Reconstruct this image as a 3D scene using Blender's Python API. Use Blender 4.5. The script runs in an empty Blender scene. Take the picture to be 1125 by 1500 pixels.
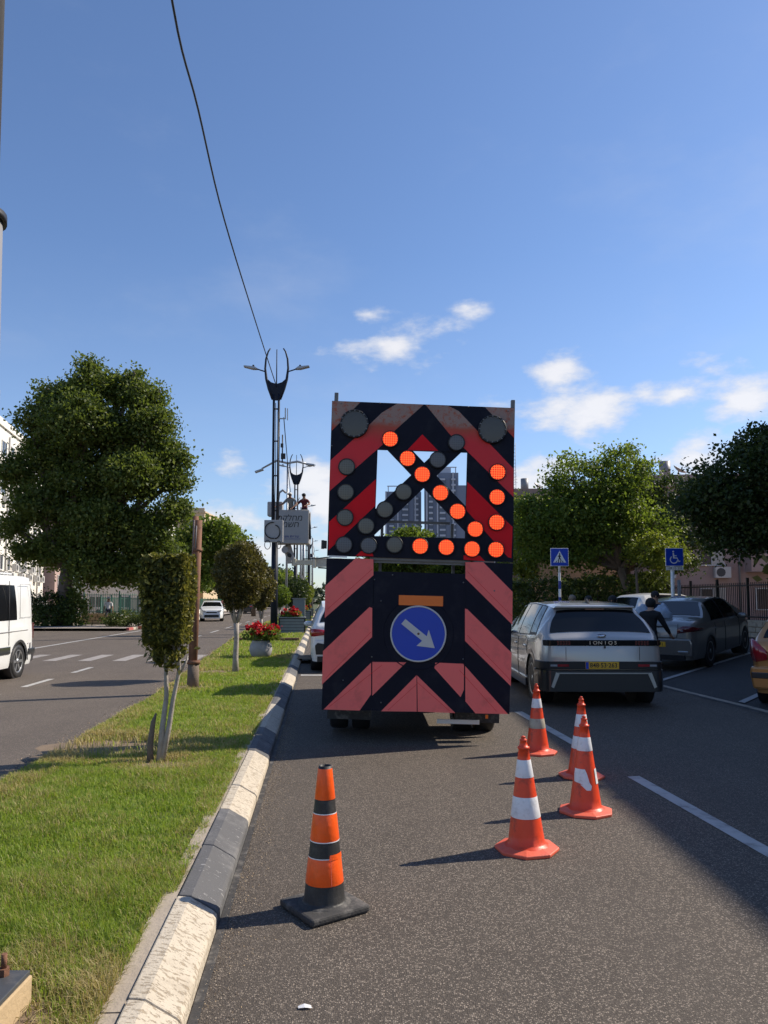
import bpy, bmesh, math, random
import numpy as np
from mathutils import Vector, Matrix, Euler, Quaternion

# ------------------------------------------------------------------ camera, world, sun, exposure
scn = bpy.context.scene
col = scn.collection
FPX, PITCH, EYE = 1100.0, math.radians(4.2), 1.6
CY = 880 - FPX * math.tan(PITCH)
cam_d = bpy.data.cameras.new('camera')
cam_d.sensor_fit = 'VERTICAL'; cam_d.sensor_height = 24.0; cam_d.sensor_width = 18.0
cam_d.lens = FPX / 1500 * 24.0
cam_d.shift_y = (CY - 750) / 1500
cam_d.clip_start = 0.05; cam_d.clip_end = 6000
cam = bpy.data.objects.new('camera', cam_d); col.objects.link(cam)
cam.location = (0, 0, EYE); cam.rotation_euler = (math.pi / 2 + PITCH, 0, 0)
scn.camera = cam

SUN_DIR = Vector((0.83, 0.30, 0.745)).normalized()          # towards the sun, read off the cone shadows
SUN_EL = math.asin(SUN_DIR.z); SUN_AZ = math.atan2(SUN_DIR.x, SUN_DIR.y)
sun_d = bpy.data.lights.new('sun', 'SUN'); sun_d.energy = 4.3; sun_d.angle = math.radians(0.5); sun_d.color = (1.0, 0.90, 0.76)
sun = bpy.data.objects.new('sun', sun_d); col.objects.link(sun)
sun.rotation_euler = (-SUN_DIR).to_track_quat('-Z', 'Y').to_euler()
scn.view_settings.view_transform = 'Standard'; scn.view_settings.look = 'None'
scn.view_settings.gamma = 1.0; scn.view_settings.use_curve_mapping = False
scn.view_settings.exposure = 0.50
scn.cycles.use_denoising = True
scn.cycles.max_bounces = 8
scn.cycles.transparent_max_bounces = 12

world = bpy.data.worlds.new('World'); scn.world = world; world.use_nodes = True
def build_world():
    nt = world.node_tree; N = nt.nodes; Lk = nt.links; N.clear()
    out = N.new('ShaderNodeOutputWorld'); bg = N.new('ShaderNodeBackground'); bg.inputs['Strength'].default_value = 0.102
    sky = N.new('ShaderNodeTexSky'); sky.sky_type = 'NISHITA'; sky.sun_disc = False
    sky.sun_elevation = SUN_EL; sky.sun_rotation = SUN_AZ
    sky.air_density = 1.0; sky.dust_density = 0.35; sky.ozone_density = 2.6
    tc = N.new('ShaderNodeTexCoord')
    def vm(op, a, b=None, s=None):
        n = N.new('ShaderNodeVectorMath'); n.operation = op
        for i, q in enumerate((a, b)):
            if q is None: continue
            if isinstance(q, (tuple, Vector)): n.inputs[i].default_value = q
            else: Lk.new(q, n.inputs[i])
        return n
    def mt(op, a, b=None, clamp=False):
        n = N.new('ShaderNodeMath'); n.operation = op; n.use_clamp = clamp
        for i, q in enumerate((a, b)):
            if q is None: continue
            if isinstance(q, (int, float)): n.inputs[i].default_value = q
            else: Lk.new(q, n.inputs[i])
        return n.outputs[0]
    d = tc.outputs['Generated']
    nz = N.new('ShaderNodeTexNoise'); nz.inputs['Scale'].default_value = 9.5; nz.inputs['Detail'].default_value = 10; nz.inputs['Roughness'].default_value = 0.6
    sc_ = vm('MULTIPLY', d, (1, 1, 2.2)); Lk.new(sc_.outputs[0], nz.inputs['Vector'])
    nz2 = N.new('ShaderNodeTexNoise'); nz2.inputs['Scale'].default_value = 3.2; nz2.inputs['Detail'].default_value = 7; nz2.inputs['Roughness'].default_value = 0.6
    Lk.new(sc_.outputs[0], nz2.inputs['Vector'])
    # cumulus puffs: direction (azimuth deg, elevation deg), angular half width deg, weight
    puffs = [(-1.2, 21.3, 2.2, .9), (1.0, 19.0, 4.2, .85), (4.2, 20.0, 2.6, .8), (-3.5, 19.2, 2.6, .6), (13.2, 16.6, 3.6, 1.0), (11.6, 13.6, 5.0, 1.0), (15.5, 13.2, 4.6, .95),
             (21.5, 14.6, 3.2, .9), (26.0, 13.8, 3.6, 1.1), (24.5, 16.5, 4, .5), (-11.5, 10.2, 2.8, .85), (-12.6, 5.6, 4.0, 1.1), (-15.0, 3.5, 5, .9), (-6.0, 9.0, 4.2, .95), (-3.5, 6.8, 6.0, 1.1), (-8, 4.0, 7, .9),
             (12.0, 9.2, 3.8, 1.15), (9.5, 7.4, 5, 1.0), (22.6, 10.2, 4.4, .95), (6.5, 21.6, 1.8, .5), (33, 12, 6, 1.0), (45, 9, 7, 1.0), (-40, 9, 7, .9), (-58, 14, 6, .8), (70, 17, 7, .9),
             (120, 10, 8, 1.0), (160, 13, 8, .9), (200, 9, 8, 1.0), (250, 12, 8, .9), (95, 7, 7, .9)]
    acc = None
    for az, el, r, w in puffs:
        a, e = math.radians(az), math.radians(el)
        c = Vector((math.sin(a) * math.cos(e), math.cos(a) * math.cos(e), math.sin(e)))
        q = vm('MULTIPLY', vm('SUBTRACT', d, c).outputs[0], (1, 1, 1.9))
        ln = vm('LENGTH', q.outputs[0]).outputs['Value']
        m = mt('MULTIPLY', mt('SUBTRACT', 1.0, mt('DIVIDE', ln, math.radians(r * 1.22)), True), w)
        acc = m if acc is None else mt('MAXIMUM', acc, m)
    n1 = mt('SUBTRACT', nz.outputs['Fac'], 0.5)
    n1 = mt('MULTIPLY', n1, 3.3)
    dens = mt('ADD', mt('MULTIPLY', acc, 1.15), mt('SUBTRACT', n1, 0.42))
    gate = mt('MULTIPLY', acc, 5.0, True)
    mr = N.new('ShaderNodeMapRange'); mr.interpolation_type = 'SMOOTHSTEP'; mr.inputs['From Min'].default_value = -0.22; mr.inputs['From Max'].default_value = 0.72; mr.inputs['To Max'].default_value = 0.88
    Lk.new(dens, mr.inputs['Value'])
    puffm = mt('MULTIPLY', mr.outputs[0], gate)
    # thin high veil
    mv = N.new('ShaderNodeMapRange'); mv.interpolation_type = 'SMOOTHSTEP'; mv.inputs['From Min'].default_value = 0.48; mv.inputs['From Max'].default_value = 0.8; mv.inputs['To Max'].default_value = 0.16
    Lk.new(nz2.outputs['Fac'], mv.inputs['Value'])
    sep = N.new('ShaderNodeSeparateXYZ'); Lk.new(d, sep.inputs[0])
    mh = N.new('ShaderNodeMapRange'); mh.inputs['From Min'].default_value = 0.0; mh.inputs['From Max'].default_value = 0.42; mh.inputs['To Min'].default_value = 0.14; mh.inputs['To Max'].default_value = 0.0
    Lk.new(sep.outputs['Z'], mh.inputs['Value'])
    tot = mt('MAXIMUM', puffm, mt('ADD', mv.outputs[0], mh.outputs[0]))
    tint = N.new('ShaderNodeMix'); tint.data_type = 'RGBA'; tint.blend_type = 'MULTIPLY'; tint.inputs['Factor'].default_value = 1.0
    Lk.new(sky.outputs[0], tint.inputs['A']); tint.inputs['B'].default_value = SKY_TINT
    mix = N.new('ShaderNodeMix'); mix.data_type = 'RGBA'
    Lk.new(tot, mix.inputs['Factor']); Lk.new(tint.outputs['Result'], mix.inputs['A'])
    cc = N.new('ShaderNodeMix'); cc.data_type = 'RGBA'; cc.inputs['A'].default_value = (4.6, 4.9, 5.6, 1); cc.inputs['B'].default_value = (6.6, 6.5, 6.6, 1)
    Lk.new(mt('MULTIPLY', dens, 1.2, True), cc.inputs['Factor']); Lk.new(cc.outputs['Result'], mix.inputs['B'])
    Lk.new(mix.outputs['Result'], bg.inputs['Color']); Lk.new(bg.outputs[0], out.inputs['Surface'])
SKY_TINT = (.90, .98, 1.13, 1)
build_world()

# ------------------------------------------------------------------ measuring helpers
def ray(u, v):
    x = (u - 562.5) / FPX; y = (CY - v) / FPX
    return Vector((x, math.cos(PITCH) - y * math.sin(PITCH), math.sin(PITCH) + y * math.cos(PITCH)))
def G(u, v, h=0.0):
    r = ray(u, v); t = (h - EYE) / r.z
    return Vector((r.x * t, r.y * t, h))
def P(u, v, Y):
    r = ray(u, v); t = Y / r.y
    return Vector((r.x * t, Y, EYE + r.z * t))
BEND = 0.084                                      # the street runs 4.8 degrees left of the view
def R(t, s, z=0.0): return Vector((t - BEND * s, s, z))
HEAD = math.atan(BEND)

# ------------------------------------------------------------------ materials
def _nt(name):
    m = bpy.data.materials.new(name); m.use_nodes = True
    nt = m.node_tree; b = nt.nodes['Principled BSDF']
    return m, nt, b
def mixc(nt, f, a, b):
    n = nt.nodes.new('ShaderNodeMix'); n.data_type = 'RGBA'
    for s, q in (('Factor', f), ('A', a), ('B', b)):
        if isinstance(q, (int, float)): n.inputs[s].default_value = q
        elif isinstance(q, tuple): n.inputs[s].default_value = q if len(q) == 4 else q + (1,)
        else: nt.links.new(q, n.inputs[s])
    return n.outputs['Result']
def noise(nt, scale, detail=4, rough=.55, coord='Object', vec=None, stretch=None):
    n = nt.nodes.new('ShaderNodeTexNoise'); n.inputs['Scale'].default_value = scale; n.inputs['Detail'].default_value = detail; n.inputs['Roughness'].default_value = rough
    tc = nt.nodes.new('ShaderNodeTexCoord'); src = tc.outputs[coord]
    if stretch:
        mp = nt.nodes.new('ShaderNodeMapping'); mp.inputs['Scale'].default_value = stretch; nt.links.new(src, mp.inputs[0]); src = mp.outputs[0]
    nt.links.new(src, n.inputs['Vector'])
    return n.outputs['Fac']
def ramp(nt, v, a, b, lo=0.0, hi=1.0, smooth=True):
    n = nt.nodes.new('ShaderNodeMapRange'); n.inputs['From Min'].default_value = a; n.inputs['From Max'].default_value = b
    n.inputs['To Min'].default_value = lo; n.inputs['To Max'].default_value = hi
    if smooth: n.interpolation_type = 'SMOOTHSTEP'
    nt.links.new(v, n.inputs['Value']); return n.outputs[0]
def math_(nt, op, a, b=None, clamp=False):
    n = nt.nodes.new('ShaderNodeMath'); n.operation = op; n.use_clamp = clamp
    for i, q in enumerate((a, b)):
        if q is None: continue
        if isinstance(q, (int, float)): n.inputs[i].default_value = q
        else: nt.links.new(q, n.inputs[i])
    return n.outputs[0]
def bump(nt, b, h, strength=.3, dist=.01):
    n = nt.nodes.new('ShaderNodeBump'); n.inputs['Strength'].default_value = strength; n.inputs['Distance'].default_value = dist
    nt.links.new(h, n.inputs['Height']); nt.links.new(n.outputs[0], b.inputs['Normal'])
def paint(name, c, rough=.5, metal=0.0, var=.15, scale=6, bmp=0.0, bscale=60, dirt=None, dirt_amt=.4, spec=.5, coat=0.0, coord='Object'):
    m, nt, b = _nt(name)
    b.inputs['Roughness'].default_value = rough; b.inputs['Metallic'].default_value = metal
    b.inputs['Specular IOR Level'].default_value = spec; b.inputs['Coat Weight'].default_value = coat; b.inputs['Coat Roughness'].default_value = .05
    a = tuple(x * (1 - var) for x in c); d = tuple(min(1, x * (1 + var)) for x in c)
    o = mixc(nt, noise(nt, scale, 5, .6, coord), a, d)
    if dirt:
        f = ramp(nt, noise(nt, scale * .7 + 1.3, 8, .7, coord), .48, .72, 0, dirt_amt)
        o = mixc(nt, f, o, dirt)
    nt.links.new(o, b.inputs['Base Color'])
    if bmp: bump(nt, b, noise(nt, bscale, 4, .6, coord), bmp)
    return m
def leafy(name, dark, light, yellow=None, trans=.35, rough=.5, patch=False):
    m, nt, b = _nt(name)
    g = nt.nodes.new('ShaderNodeNewGeometry')
    f = mixc(nt, g.outputs['Random Per Island'], dark, light)
    if yellow:
        r = ramp(nt, g.outputs['Random Per Island'], .74, .95)
        f = mixc(nt, r, f, yellow)
    f = mixc(nt, ramp(nt, noise(nt, .9, 3, .6), .35, .7), f, tuple(x * .72 for x in light))
    if patch:
        f = mixc(nt, math_(nt, 'MULTIPLY', ramp(nt, noise(nt, 2.6, 6, .65), .50, .70), .55), f, (.24, .21, .085))
        f = mixc(nt, math_(nt, 'MULTIPLY', ramp(nt, noise(nt, 6.5, 5, .6), .50, .68), .55), f, (.055, .10, .014))
    nt.links.new(f, b.inputs['Base Color']); b.inputs['Roughness'].default_value = rough; b.inputs['Specular IOR Level'].default_value = .3
    tr = nt.nodes.new('ShaderNodeBsdfTranslucent'); nt.links.new(mixc(nt, .5, f, tuple(min(1, x * 1.6) for x in (light[0] * 1.2, light[1] * 1.2, light[2] * .5))), tr.inputs[0])
    ms = nt.nodes.new('ShaderNodeMixShader'); ms.inputs[0].default_value = trans
    out = nt.nodes['Material Output']
    nt.links.new(b.outputs[0], ms.inputs[1]); nt.links.new(tr.outputs[0], ms.inputs[2]); nt.links.new(ms.outputs[0], out.inputs['Surface'])
    return m
def asphalt(name, dark, mid, pale, tar=.35, scale=95):
    m, nt, b = _nt(name)
    tc = nt.nodes.new('ShaderNodeTexCoord')
    v = nt.nodes.new('ShaderNodeTexVoronoi'); v.inputs['Scale'].default_value = scale; nt.links.new(tc.outputs['Object'], v.inputs['Vector'])
    sx = nt.nodes.new('ShaderNodeSeparateColor'); nt.links.new(v.outputs['Color'], sx.inputs[0])
    grain = mixc(nt, ramp(nt, sx.outputs[0], .55, .95), dark, pale)
    gap = ramp(nt, v.outputs['Distance'], .25, .62)
    grain = mixc(nt, math_(nt, 'MULTIPLY', gap, .75), grain, tuple(x * .35 for x in dark))
    n1 = noise(nt, 1.1, 7, .62)
    base = mixc(nt, ramp(nt, n1, .3, .7), tuple(x * .88 for x in mid), tuple(x * 1.12 for x in mid))
    o = mixc(nt, .62, base, grain)
    worn = ramp(nt, noise(nt, .55, 6, .6, stretch=(2.2, .18, 1)), .46, .66, 0, tar)
    o = mixc(nt, worn, o, tuple(x * .6 for x in mid))
    # dark oil spots and dried drips
    sp = ramp(nt, noise(nt, 3.1, 3, .5), .70, .76, 0, .5)
    o = mixc(nt, sp, o, tuple(x * .4 for x in mid))
    nt.links.new(o, b.inputs['Base Color'])
    b.inputs['Roughness'].default_value = .82; b.inputs['Specular IOR Level'].default_value = .35
    h = math_(nt, 'SUBTRACT', math_(nt, 'MULTIPLY', sx.outputs[0], .6), math_(nt, 'MULTIPLY', gap, .9))
    bump(nt, b, h, .5, .006)
    return m

M = {}
M['road'] = asphalt('asphalt', (.060, .049, .039), (.142, .118, .096), (.48, .40, .32), scale=135)
M['road2'] = asphalt('far_asphalt', (.085, .073, .063), (.178, .145, .116), (.36, .29, .23), .3, 110)
M['park'] = asphalt('parking_asphalt', (.05, .048, .046), (.085, .08, .076), (.25, .23, .21), .5)
M['dust'] = paint('dust', (.34, .245, .165), .95, var=.25, scale=8, bmp=.4)
M['line'] = paint('road_paint', (.44, .43, .41), .7, var=.15, scale=5, bmp=.4, bscale=120, dirt=(.15, .14, .13), dirt_amt=.8)
M['line_worn'] = paint('worn_road_paint', (.33, .30, .275), .75, var=.2, scale=6, dirt=(.16, .14, .12), dirt_amt=1.0)
M['soil'] = paint('soil', (.20, .145, .095), .95, var=.35, scale=9, bmp=.8, bscale=40)
M['drysoil'] = paint('dry_ground', (.26, .2, .14), .95, var=.3, scale=.4)
M['pavement'] = paint('pavement', (.30, .255, .22), .9, var=.15, scale=2, bmp=.3)
def kerbmat(name, c, under, amt, lo=.52, hi=.60):
    m, nt, b = _nt(name)
    f = ramp(nt, noise(nt, 34, 9, .70, stretch=(.75, 1.7, 1)), lo, hi, 0, amt)
    f2 = ramp(nt, noise(nt, 4.2, 6, .7), .5, .68, 0, .55)
    base = mixc(nt, noise(nt, 7, 5, .6), tuple(x * .85 for x in c), tuple(min(1, x * 1.08) for x in c))
    o = mixc(nt, f, base, under); o = mixc(nt, math_(nt, 'MULTIPLY', f2, .5), o, tuple(x * .75 for x in under))
    nt.links.new(o, b.inputs['Base Color']); b.inputs['Roughness'].default_value = .8
    bump(nt, b, math_(nt, 'SUBTRACT', noise(nt, 90, 4, .6), math_(nt, 'MULTIPLY', f, .9)), .6, .006)
    return m
M['kerb_white'] = kerbmat('kerb_white_paint', (.55, .485, .385), (.30, .235, .16), .8, .535, .585)
M['kerb_black'] = kerbmat('kerb_grey_paint', (.105, .105, .108), (.40, .39, .38), .8, .60, .63)
M['kerb_red'] = kerbmat('kerb_red_paint', (.42, .09, .08), (.4, .33, .28), .5)
M['concrete'] = paint('concrete', (.38, .32, .25), .9, var=.22, scale=7, bmp=.5, bscale=50, dirt=(.18, .15, .11), dirt_amt=.6)
M['cone_orange'] = paint('cone_orange', (.78, .065, .018), .42, var=.14, scale=9, dirt=(.16, .035, .025), dirt_amt=.75, bmp=.12, bscale=45)
M['cone_foot'] = paint('cone_foot', (.78, .13, .07), .55, var=.15, scale=20, dirt=(.5, .15, .1), dirt_amt=.5, bmp=.2)
M['cone_band'] = paint('cone_band', (.78, .78, .80), .38, var=.06, scale=30, dirt=(.45, .43, .42), dirt_amt=.5, bmp=.15, bscale=35)
M['cone_band_dirty'] = paint('cone_band_dirty', (.42, .38, .30), .6, var=.2, scale=20, dirt=(.2, .16, .12), dirt_amt=.7)
M['cone_neon'] = paint('cone_neon', (.95, .105, .008), .38, var=.1, scale=22, dirt=(.7, .10, .02), dirt_amt=.5, bmp=.25, bscale=40)
M['rubber'] = paint('black_rubber', (.018, .018, .019), .55, var=.3, scale=12, dirt=(.10, .095, .09), dirt_amt=.35, bmp=.3)
M['rubber_dusty'] = paint('dusty_rubber', (.045, .043, .042), .8, var=.4, scale=10, dirt=(.2, .185, .165), dirt_amt=.85, bmp=.4)
M['navy'] = paint('board_black', (.005, .006, .016), .6, var=.35, scale=2.5, dirt=(.022, .023, .032), dirt_amt=.7, bmp=.15, bscale=3, spec=.2)
M['pink'] = paint('stripe_fluorescent', (.98, .19, .165), .6, var=.04, scale=4, dirt=(.62, .13, .11), dirt_amt=.55, bmp=.12, bscale=3.5, spec=.2)
def fade_red():
    m, nt, b = _nt('stripe_red_faded')
    tc = nt.nodes.new('ShaderNodeTexCoord'); s = nt.nodes.new('ShaderNodeSeparateXYZ'); nt.links.new(tc.outputs['Object'], s.inputs[0])
    z = math_(nt, 'ADD', s.outputs['Z'], math_(nt, 'MULTIPLY', math_(nt, 'SUBTRACT', noise(nt, 3, 3, .5), .5), .15))
    red = mixc(nt, noise(nt, 5, 4, .6), (.66, .004, .012), (.78, .008, .016))
    o = mixc(nt, ramp(nt, z, 3.02, 3.32), red, (.36, .07, .02))
    patch = math_(nt, 'MULTIPLY', ramp(nt, z, 3.22, 3.30), ramp(nt, noise(nt, 16, 8, .75), .36, .52))
    o = mixc(nt, math_(nt, 'MULTIPLY', patch, .8), o, (.30, .23, .19))
    nt.links.new(o, b.inputs['Base Color']); b.inputs['Roughness'].default_value = .45
    return m
M['red_faded'] = fade_red()
M['red'] = paint('stripe_red', (.74, .005, .014), .5, var=.08, scale=5, spec=.2)
M['steel'] = paint('grey_steel', (.17, .17, .17), .5, .6, var=.25, scale=10, dirt=(.08, .06, .045), dirt_amt=.5)
M['bluesign'] = paint('sign_blue', (.004, .050, .46), .35, var=.08, scale=3)
M['bluesign_dark'] = paint('sign_deep_blue', (.004, .028, .24), .35, var=.1, scale=3)
M['white'] = paint('white_sheet', (.78, .78, .77), .4, var=.05, scale=3, dirt=(.5, .48, .45), dirt_amt=.4)
M['arrowwhite'] = paint('arrow_white', (.56, .56, .55), .4, var=.05, scale=3)
M['orange_reflector'] = paint('orange_reflector', (.85, .17, .01), .3, var=.06, scale=40)
M['black'] = paint('matt_black', (.012, .012, .013), .5, var=.3)
M['chrome'] = paint('chrome', (.6, .6, .62), .18, 1.0, var=.03)
M['alu'] = paint('silver_wheel', (.42, .43, .44), .35, .8, var=.1)
M['glass'] = paint('car_glass', (.006, .007, .008), .06, var=.2, scale=2, spec=.42)
M['silver'] = paint('silver_car_paint', (.43, .415, .395), .34, .4, var=.03, scale=2, coat=1.0)
M['greycar'] = paint('grey_car_paint', (.21, .195, .175), .34, .5, var=.04, scale=2, coat=1.0)
M['goldcar'] = paint('gold_car_paint', (.50, .235, .075), .3, .45, var=.04, scale=2, coat=1.0)
M['whitecar'] = paint('white_car_paint', (.72, .73, .73), .3, 0, var=.03, scale=2, coat=.8)
M['vanwhite'] = paint('white_van_paint', (.74, .75, .74), .35, 0, var=.03, scale=1.5, dirt=(.5, .49, .46), dirt_amt=.2, coat=.5)
M['darkcar'] = paint('dark_car_paint', (.03, .032, .036), .3, .3, var=.05, coat=1.0)
M['redlamp'] = paint('red_lamp', (.30, .012, .018), .15, var=.3, scale=12, coat=.8)
M['redlamp_dark'] = paint('dark_red_lamp', (.10, .008, .012), .15, var=.3, scale=12, coat=.8)
M['clearlamp'] = paint('clear_lamp', (.4, .4, .42), .12, .3, var=.3, scale=20, coat=.8)
M['plate'] = paint('yellow_plate', (.75, .42, .03), .5, var=.05)
M['polepaint'] = paint('navy_pole_paint', (.010, .014, .026), .55, var=.25, scale=3, dirt=(.03, .033, .04), dirt_amt=.5, spec=.25)
M['galv'] = paint('galvanised', (.36, .37, .38), .45, .6, var=.12, scale=5)
M['palepole'] = paint('pale_pole', (.24, .235, .235), .5, .1, var=.08, scale=3)
M['rust'] = paint('rusty_pipe', (.20, .095, .055), .8, .1, var=.35, scale=7, dirt=(.07, .035, .025), dirt_amt=.8, bmp=.4)
M['greybox'] = paint('grey_box', (.34, .335, .33), .5, var=.06, scale=3, dirt=(.3, .28, .26), dirt_amt=.3)
M['cream'] = paint('cream_boom', (.62, .58, .46), .45, var=.1, scale=4, dirt=(.28, .2, .12), dirt_amt=.5)
M['bark'] = paint('bark', (.14, .105, .08), .95, var=.4, scale=6, bmp=.9, bscale=18)
M['barkpale'] = paint('pale_bark', (.36, .32, .28), .9, var=.35, scale=9, dirt=(.15, .12, .1), dirt_amt=.7, bmp=.8, bscale=30)
M['plate_metal'] = paint('grey_base_plate', (.075, .08, .088), .55, .2, var=.2, scale=18, dirt=(.16, .15, .14), dirt_amt=.6)
M['tan_block'] = paint('tan_block', (.46, .34, .20), .9, var=.2, scale=20, bmp=.4)
M['cut_wood'] = paint('dead_wood', (.17, .13, .1), .95, var=.3, bmp=.8)
M['leaf_big'] = leafy('leaf_deep_green', (.045, .070, .016), (.125, .165, .034), (.27, .28, .07), .42)
M['leaf_yel'] = leafy('leaf_yellow_green', (.08, .125, .018), (.19, .23, .035), (.30, .28, .04), .4)
M['leaf_mid'] = leafy('leaf_mid_green', (.055, .10, .016), (.145, .20, .034), (.25, .27, .045), .45)
M['leaf_dark'] = leafy('leaf_dark_green', (.018, .036, .011), (.050, .078, .020), (.10, .12, .03), .3)
M['leaf_top'] = leafy('leaf_topiary', (.030, .042, .012), (.15, .15, .035), (.52, .44, .09), .36)
M['leaf_top_red'] = leafy('leaf_topiary_bronze', (.035, .036, .012), (.12, .11, .03), (.30, .22, .07), .32)
M['leaf_far'] = leafy('leaf_distant', (.04, .06, .035), (.075, .10, .055), None, .2)
M['leaf_hedge'] = leafy('leaf_hedge', (.035, .06, .014), (.10, .13, .03), (.19, .2, .04), .3)
M['leaf_palm'] = leafy('leaf_dry_palm', (.13, .14, .06), (.2, .2, .1), None, .3)
M['flower'] = leafy('flower_red', (.35, .008, .02), (.62, .02, .035), None, .2)
M['grass'] = leafy('grass_blade', (.10, .19, .020), (.31, .41, .055), (.50, .48, .17), .42, patch=True)
M['grass_dry'] = leafy('grass_dry', (.30, .24, .10), (.52, .43, .20), None, .3)
M['grass_base'] = paint('grass_mat', (.075, .085, .03), .95, var=.5, scale=5, bmp=.8)
M['stone'] = paint('wall_stone', (.50, .36, .20), .9, var=.25, scale=2.5, bmp=.7, bscale=14)
M['mortar'] = paint('mortar', (.24, .19, .13), .95)
M['white_plaster'] = paint('white_plaster', (.70, .67, .60), .9, var=.08, scale=.7, bmp=.2, dirt=(.5, .46, .4), dirt_amt=.35)
M['beige_plaster'] = paint('beige_plaster', (.56, .43, .28), .9, var=.1, scale=.5, dirt=(.4, .3, .2), dirt_amt=.4)
M['pink_plaster'] = paint('pink_plaster', (.40, .29, .26), .9, var=.1, scale=.5, dirt=(.25, .18, .16), dirt_amt=.4)
M['orange_plaster'] = paint('orange_plaster', (.45, .25, .13), .9, var=.1, scale=.6)
M['roofbrown'] = paint('roof_edge_brown', (.27, .19, .155), .9, var=.2, scale=1)
M['redcloth'] = paint('red_cloth', (.42, .06, .05), .9)
M['window'] = paint('window_frame', (.62, .61, .58), .6, var=.05)
M['shutter'] = paint('shutter', (.50, .46, .40), .7, var=.1)
M['pane'] = paint('window_pane', (.035, .042, .05), .08, var=.3, scale=.6, spec=.8)
M['ac'] = paint('ac_white', (.58, .57, .54), .6, var=.06, dirt=(.4, .38, .34), dirt_amt=.3)
M['fan'] = paint('ac_grille', (.07, .07, .07), .6)
M['fencegreen'] = paint('fence_green', (.045, .15, .11), .5, var=.15)
M['fenceblack'] = paint('fence_black', (.015, .016, .016), .5)
M['tower_a'] = paint('tower_concrete', (.165, .20, .275), .7, var=.05, scale=.02)
M['tower_b'] = paint('tower_dark_band', (.075, .095, .14), .35, var=.1, scale=.03)
M['tower_c'] = paint('tower_pale', (.40, .43, .50), .7, var=.05, scale=.02)
M['potgrey'] = paint('stone_pot', (.36, .35, .35), .8, var=.15, scale=8, dirt=(.2, .19, .18), dirt_amt=.4)
M['planter'] = paint('planter_slat', (.22, .24, .23), .7, var=.2, scale=5)
M['skin'] = paint('skin', (.42, .24, .16), .6, var=.06)
M['skin_tan'] = paint('skin_tan', (.26, .135, .085), .6, var=.06)
M['hair_dark'] = paint('hair_dark', (.012, .010, .009), .7)
M['hair_grey'] = paint('hair_fair', (.20, .16, .12), .8)
M['cloth_black'] = paint('cloth_black', (.010, .010, .012), .85, bmp=.2, bscale=20)
M['cloth_navy'] = paint('cloth_navy', (.012, .014, .035), .85, bmp=.2, bscale=20)
M['cloth_grey'] = paint('cloth_grey', (.20, .20, .19), .9, bmp=.2, bscale=20)
M['cloth_white'] = paint('cloth_white', (.58, .56, .53), .9, bmp=.2, bscale=20)
M['cloth_red'] = paint('cloth_red', (.30, .02, .02), .9)
M['cloth_darkred'] = paint('cloth_dark_red', (.13, .018, .022), .9)
M['cloth_pink'] = paint('cloth_pink', (.5, .22, .2), .9)
M['bag'] = paint('plastic_bag', (.30, .36, .45), .35, var=.3, scale=14, bmp=.5, bscale=24)
def emissive_led(name, lit, scale=76.0):
    m, nt, b = _nt(name)
    tc = nt.nodes.new('ShaderNodeTexCoord'); s = nt.nodes.new('ShaderNodeSeparateXYZ'); nt.links.new(tc.outputs['Object'], s.inputs[0])
    fx = math_(nt, 'PINGPONG', math_(nt, 'MULTIPLY', s.outputs['X'], scale), 1.0)
    fz = math_(nt, 'PINGPONG', math_(nt, 'MULTIPLY', s.outputs['Z'], scale), 1.0)
    g = math_(nt, 'MAXIMUM', ramp(nt, fx, .62, .9), ramp(nt, fz, .62, .9))
    if lit:
        nt.links.new(mixc(nt, g, (.35, .015, .006), (.5, .10, .03)), b.inputs['Base Color'])
        nt.links.new(mixc(nt, g, (1.0, .030, .003), (1.0, .16, .03)), b.inputs['Emission Color'])
        nt.links.new(ramp(nt, g, 0, 1, .52, 1.0, False), b.inputs['Emission Strength'])
    else:
        nt.links.new(mixc(nt, g, lit_off[name][0], lit_off[name][1]), b.inputs['Base Color'])
        b.inputs['Roughness'].default_value = .4
    return m
lit_off = {'lamp_off': ((.13, .122, .095), (.175, .165, .13)), 'lamp_off_grey': ((.10, .10, .105), (.15, .15, .155))}
M['lit'] = emissive_led('lamp_lit', True)
M['off'] = emissive_led('lamp_off', False); M['off_grey'] = emissive_led('lamp_off_grey', False)
M['biglamp'] = paint('big_lamp', (.082, .078, .066), .3, var=.12, scale=30)

# ------------------------------------------------------------------ geometry helpers
def tag(o, label=None, cat=None, group=None, kind=None):
    if label: o['label'] = label
    if cat: o['category'] = cat
    if group: o['group'] = group
    if kind: o['kind'] = kind
    return o
def root(name, loc, rz=0.0, label=None, cat=None, group=None, rot=None):
    o = bpy.data.objects.new(name, None); col.objects.link(o); o.location = loc
    o.rotation_euler = rot if rot else (0, 0, rz); o.empty_display_size = .2
    return tag(o, label, cat, group)
def kids(o): return [c for c in col.objects if c.parent is o]
_children = {}
def adopt(c, p):
    c.parent = p
    if p is not None: _children.setdefault(p.name, []).append(c)
def copy_tree(o, parent=None, **kw):
    c = o.copy(); col.objects.link(c)
    if parent is not None: adopt(c, parent)
    for ch in _children.get(o.name, []): copy_tree(ch, c)
    for k, v in kw.items():
        if k == 'loc': c.location = v
        elif k == 'rz': c.rotation_euler = (0, 0, v)
        elif k == 'scale': c.scale = (v, v, v) if isinstance(v, (int, float)) else v
        else: c[k] = v
    return c
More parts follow.
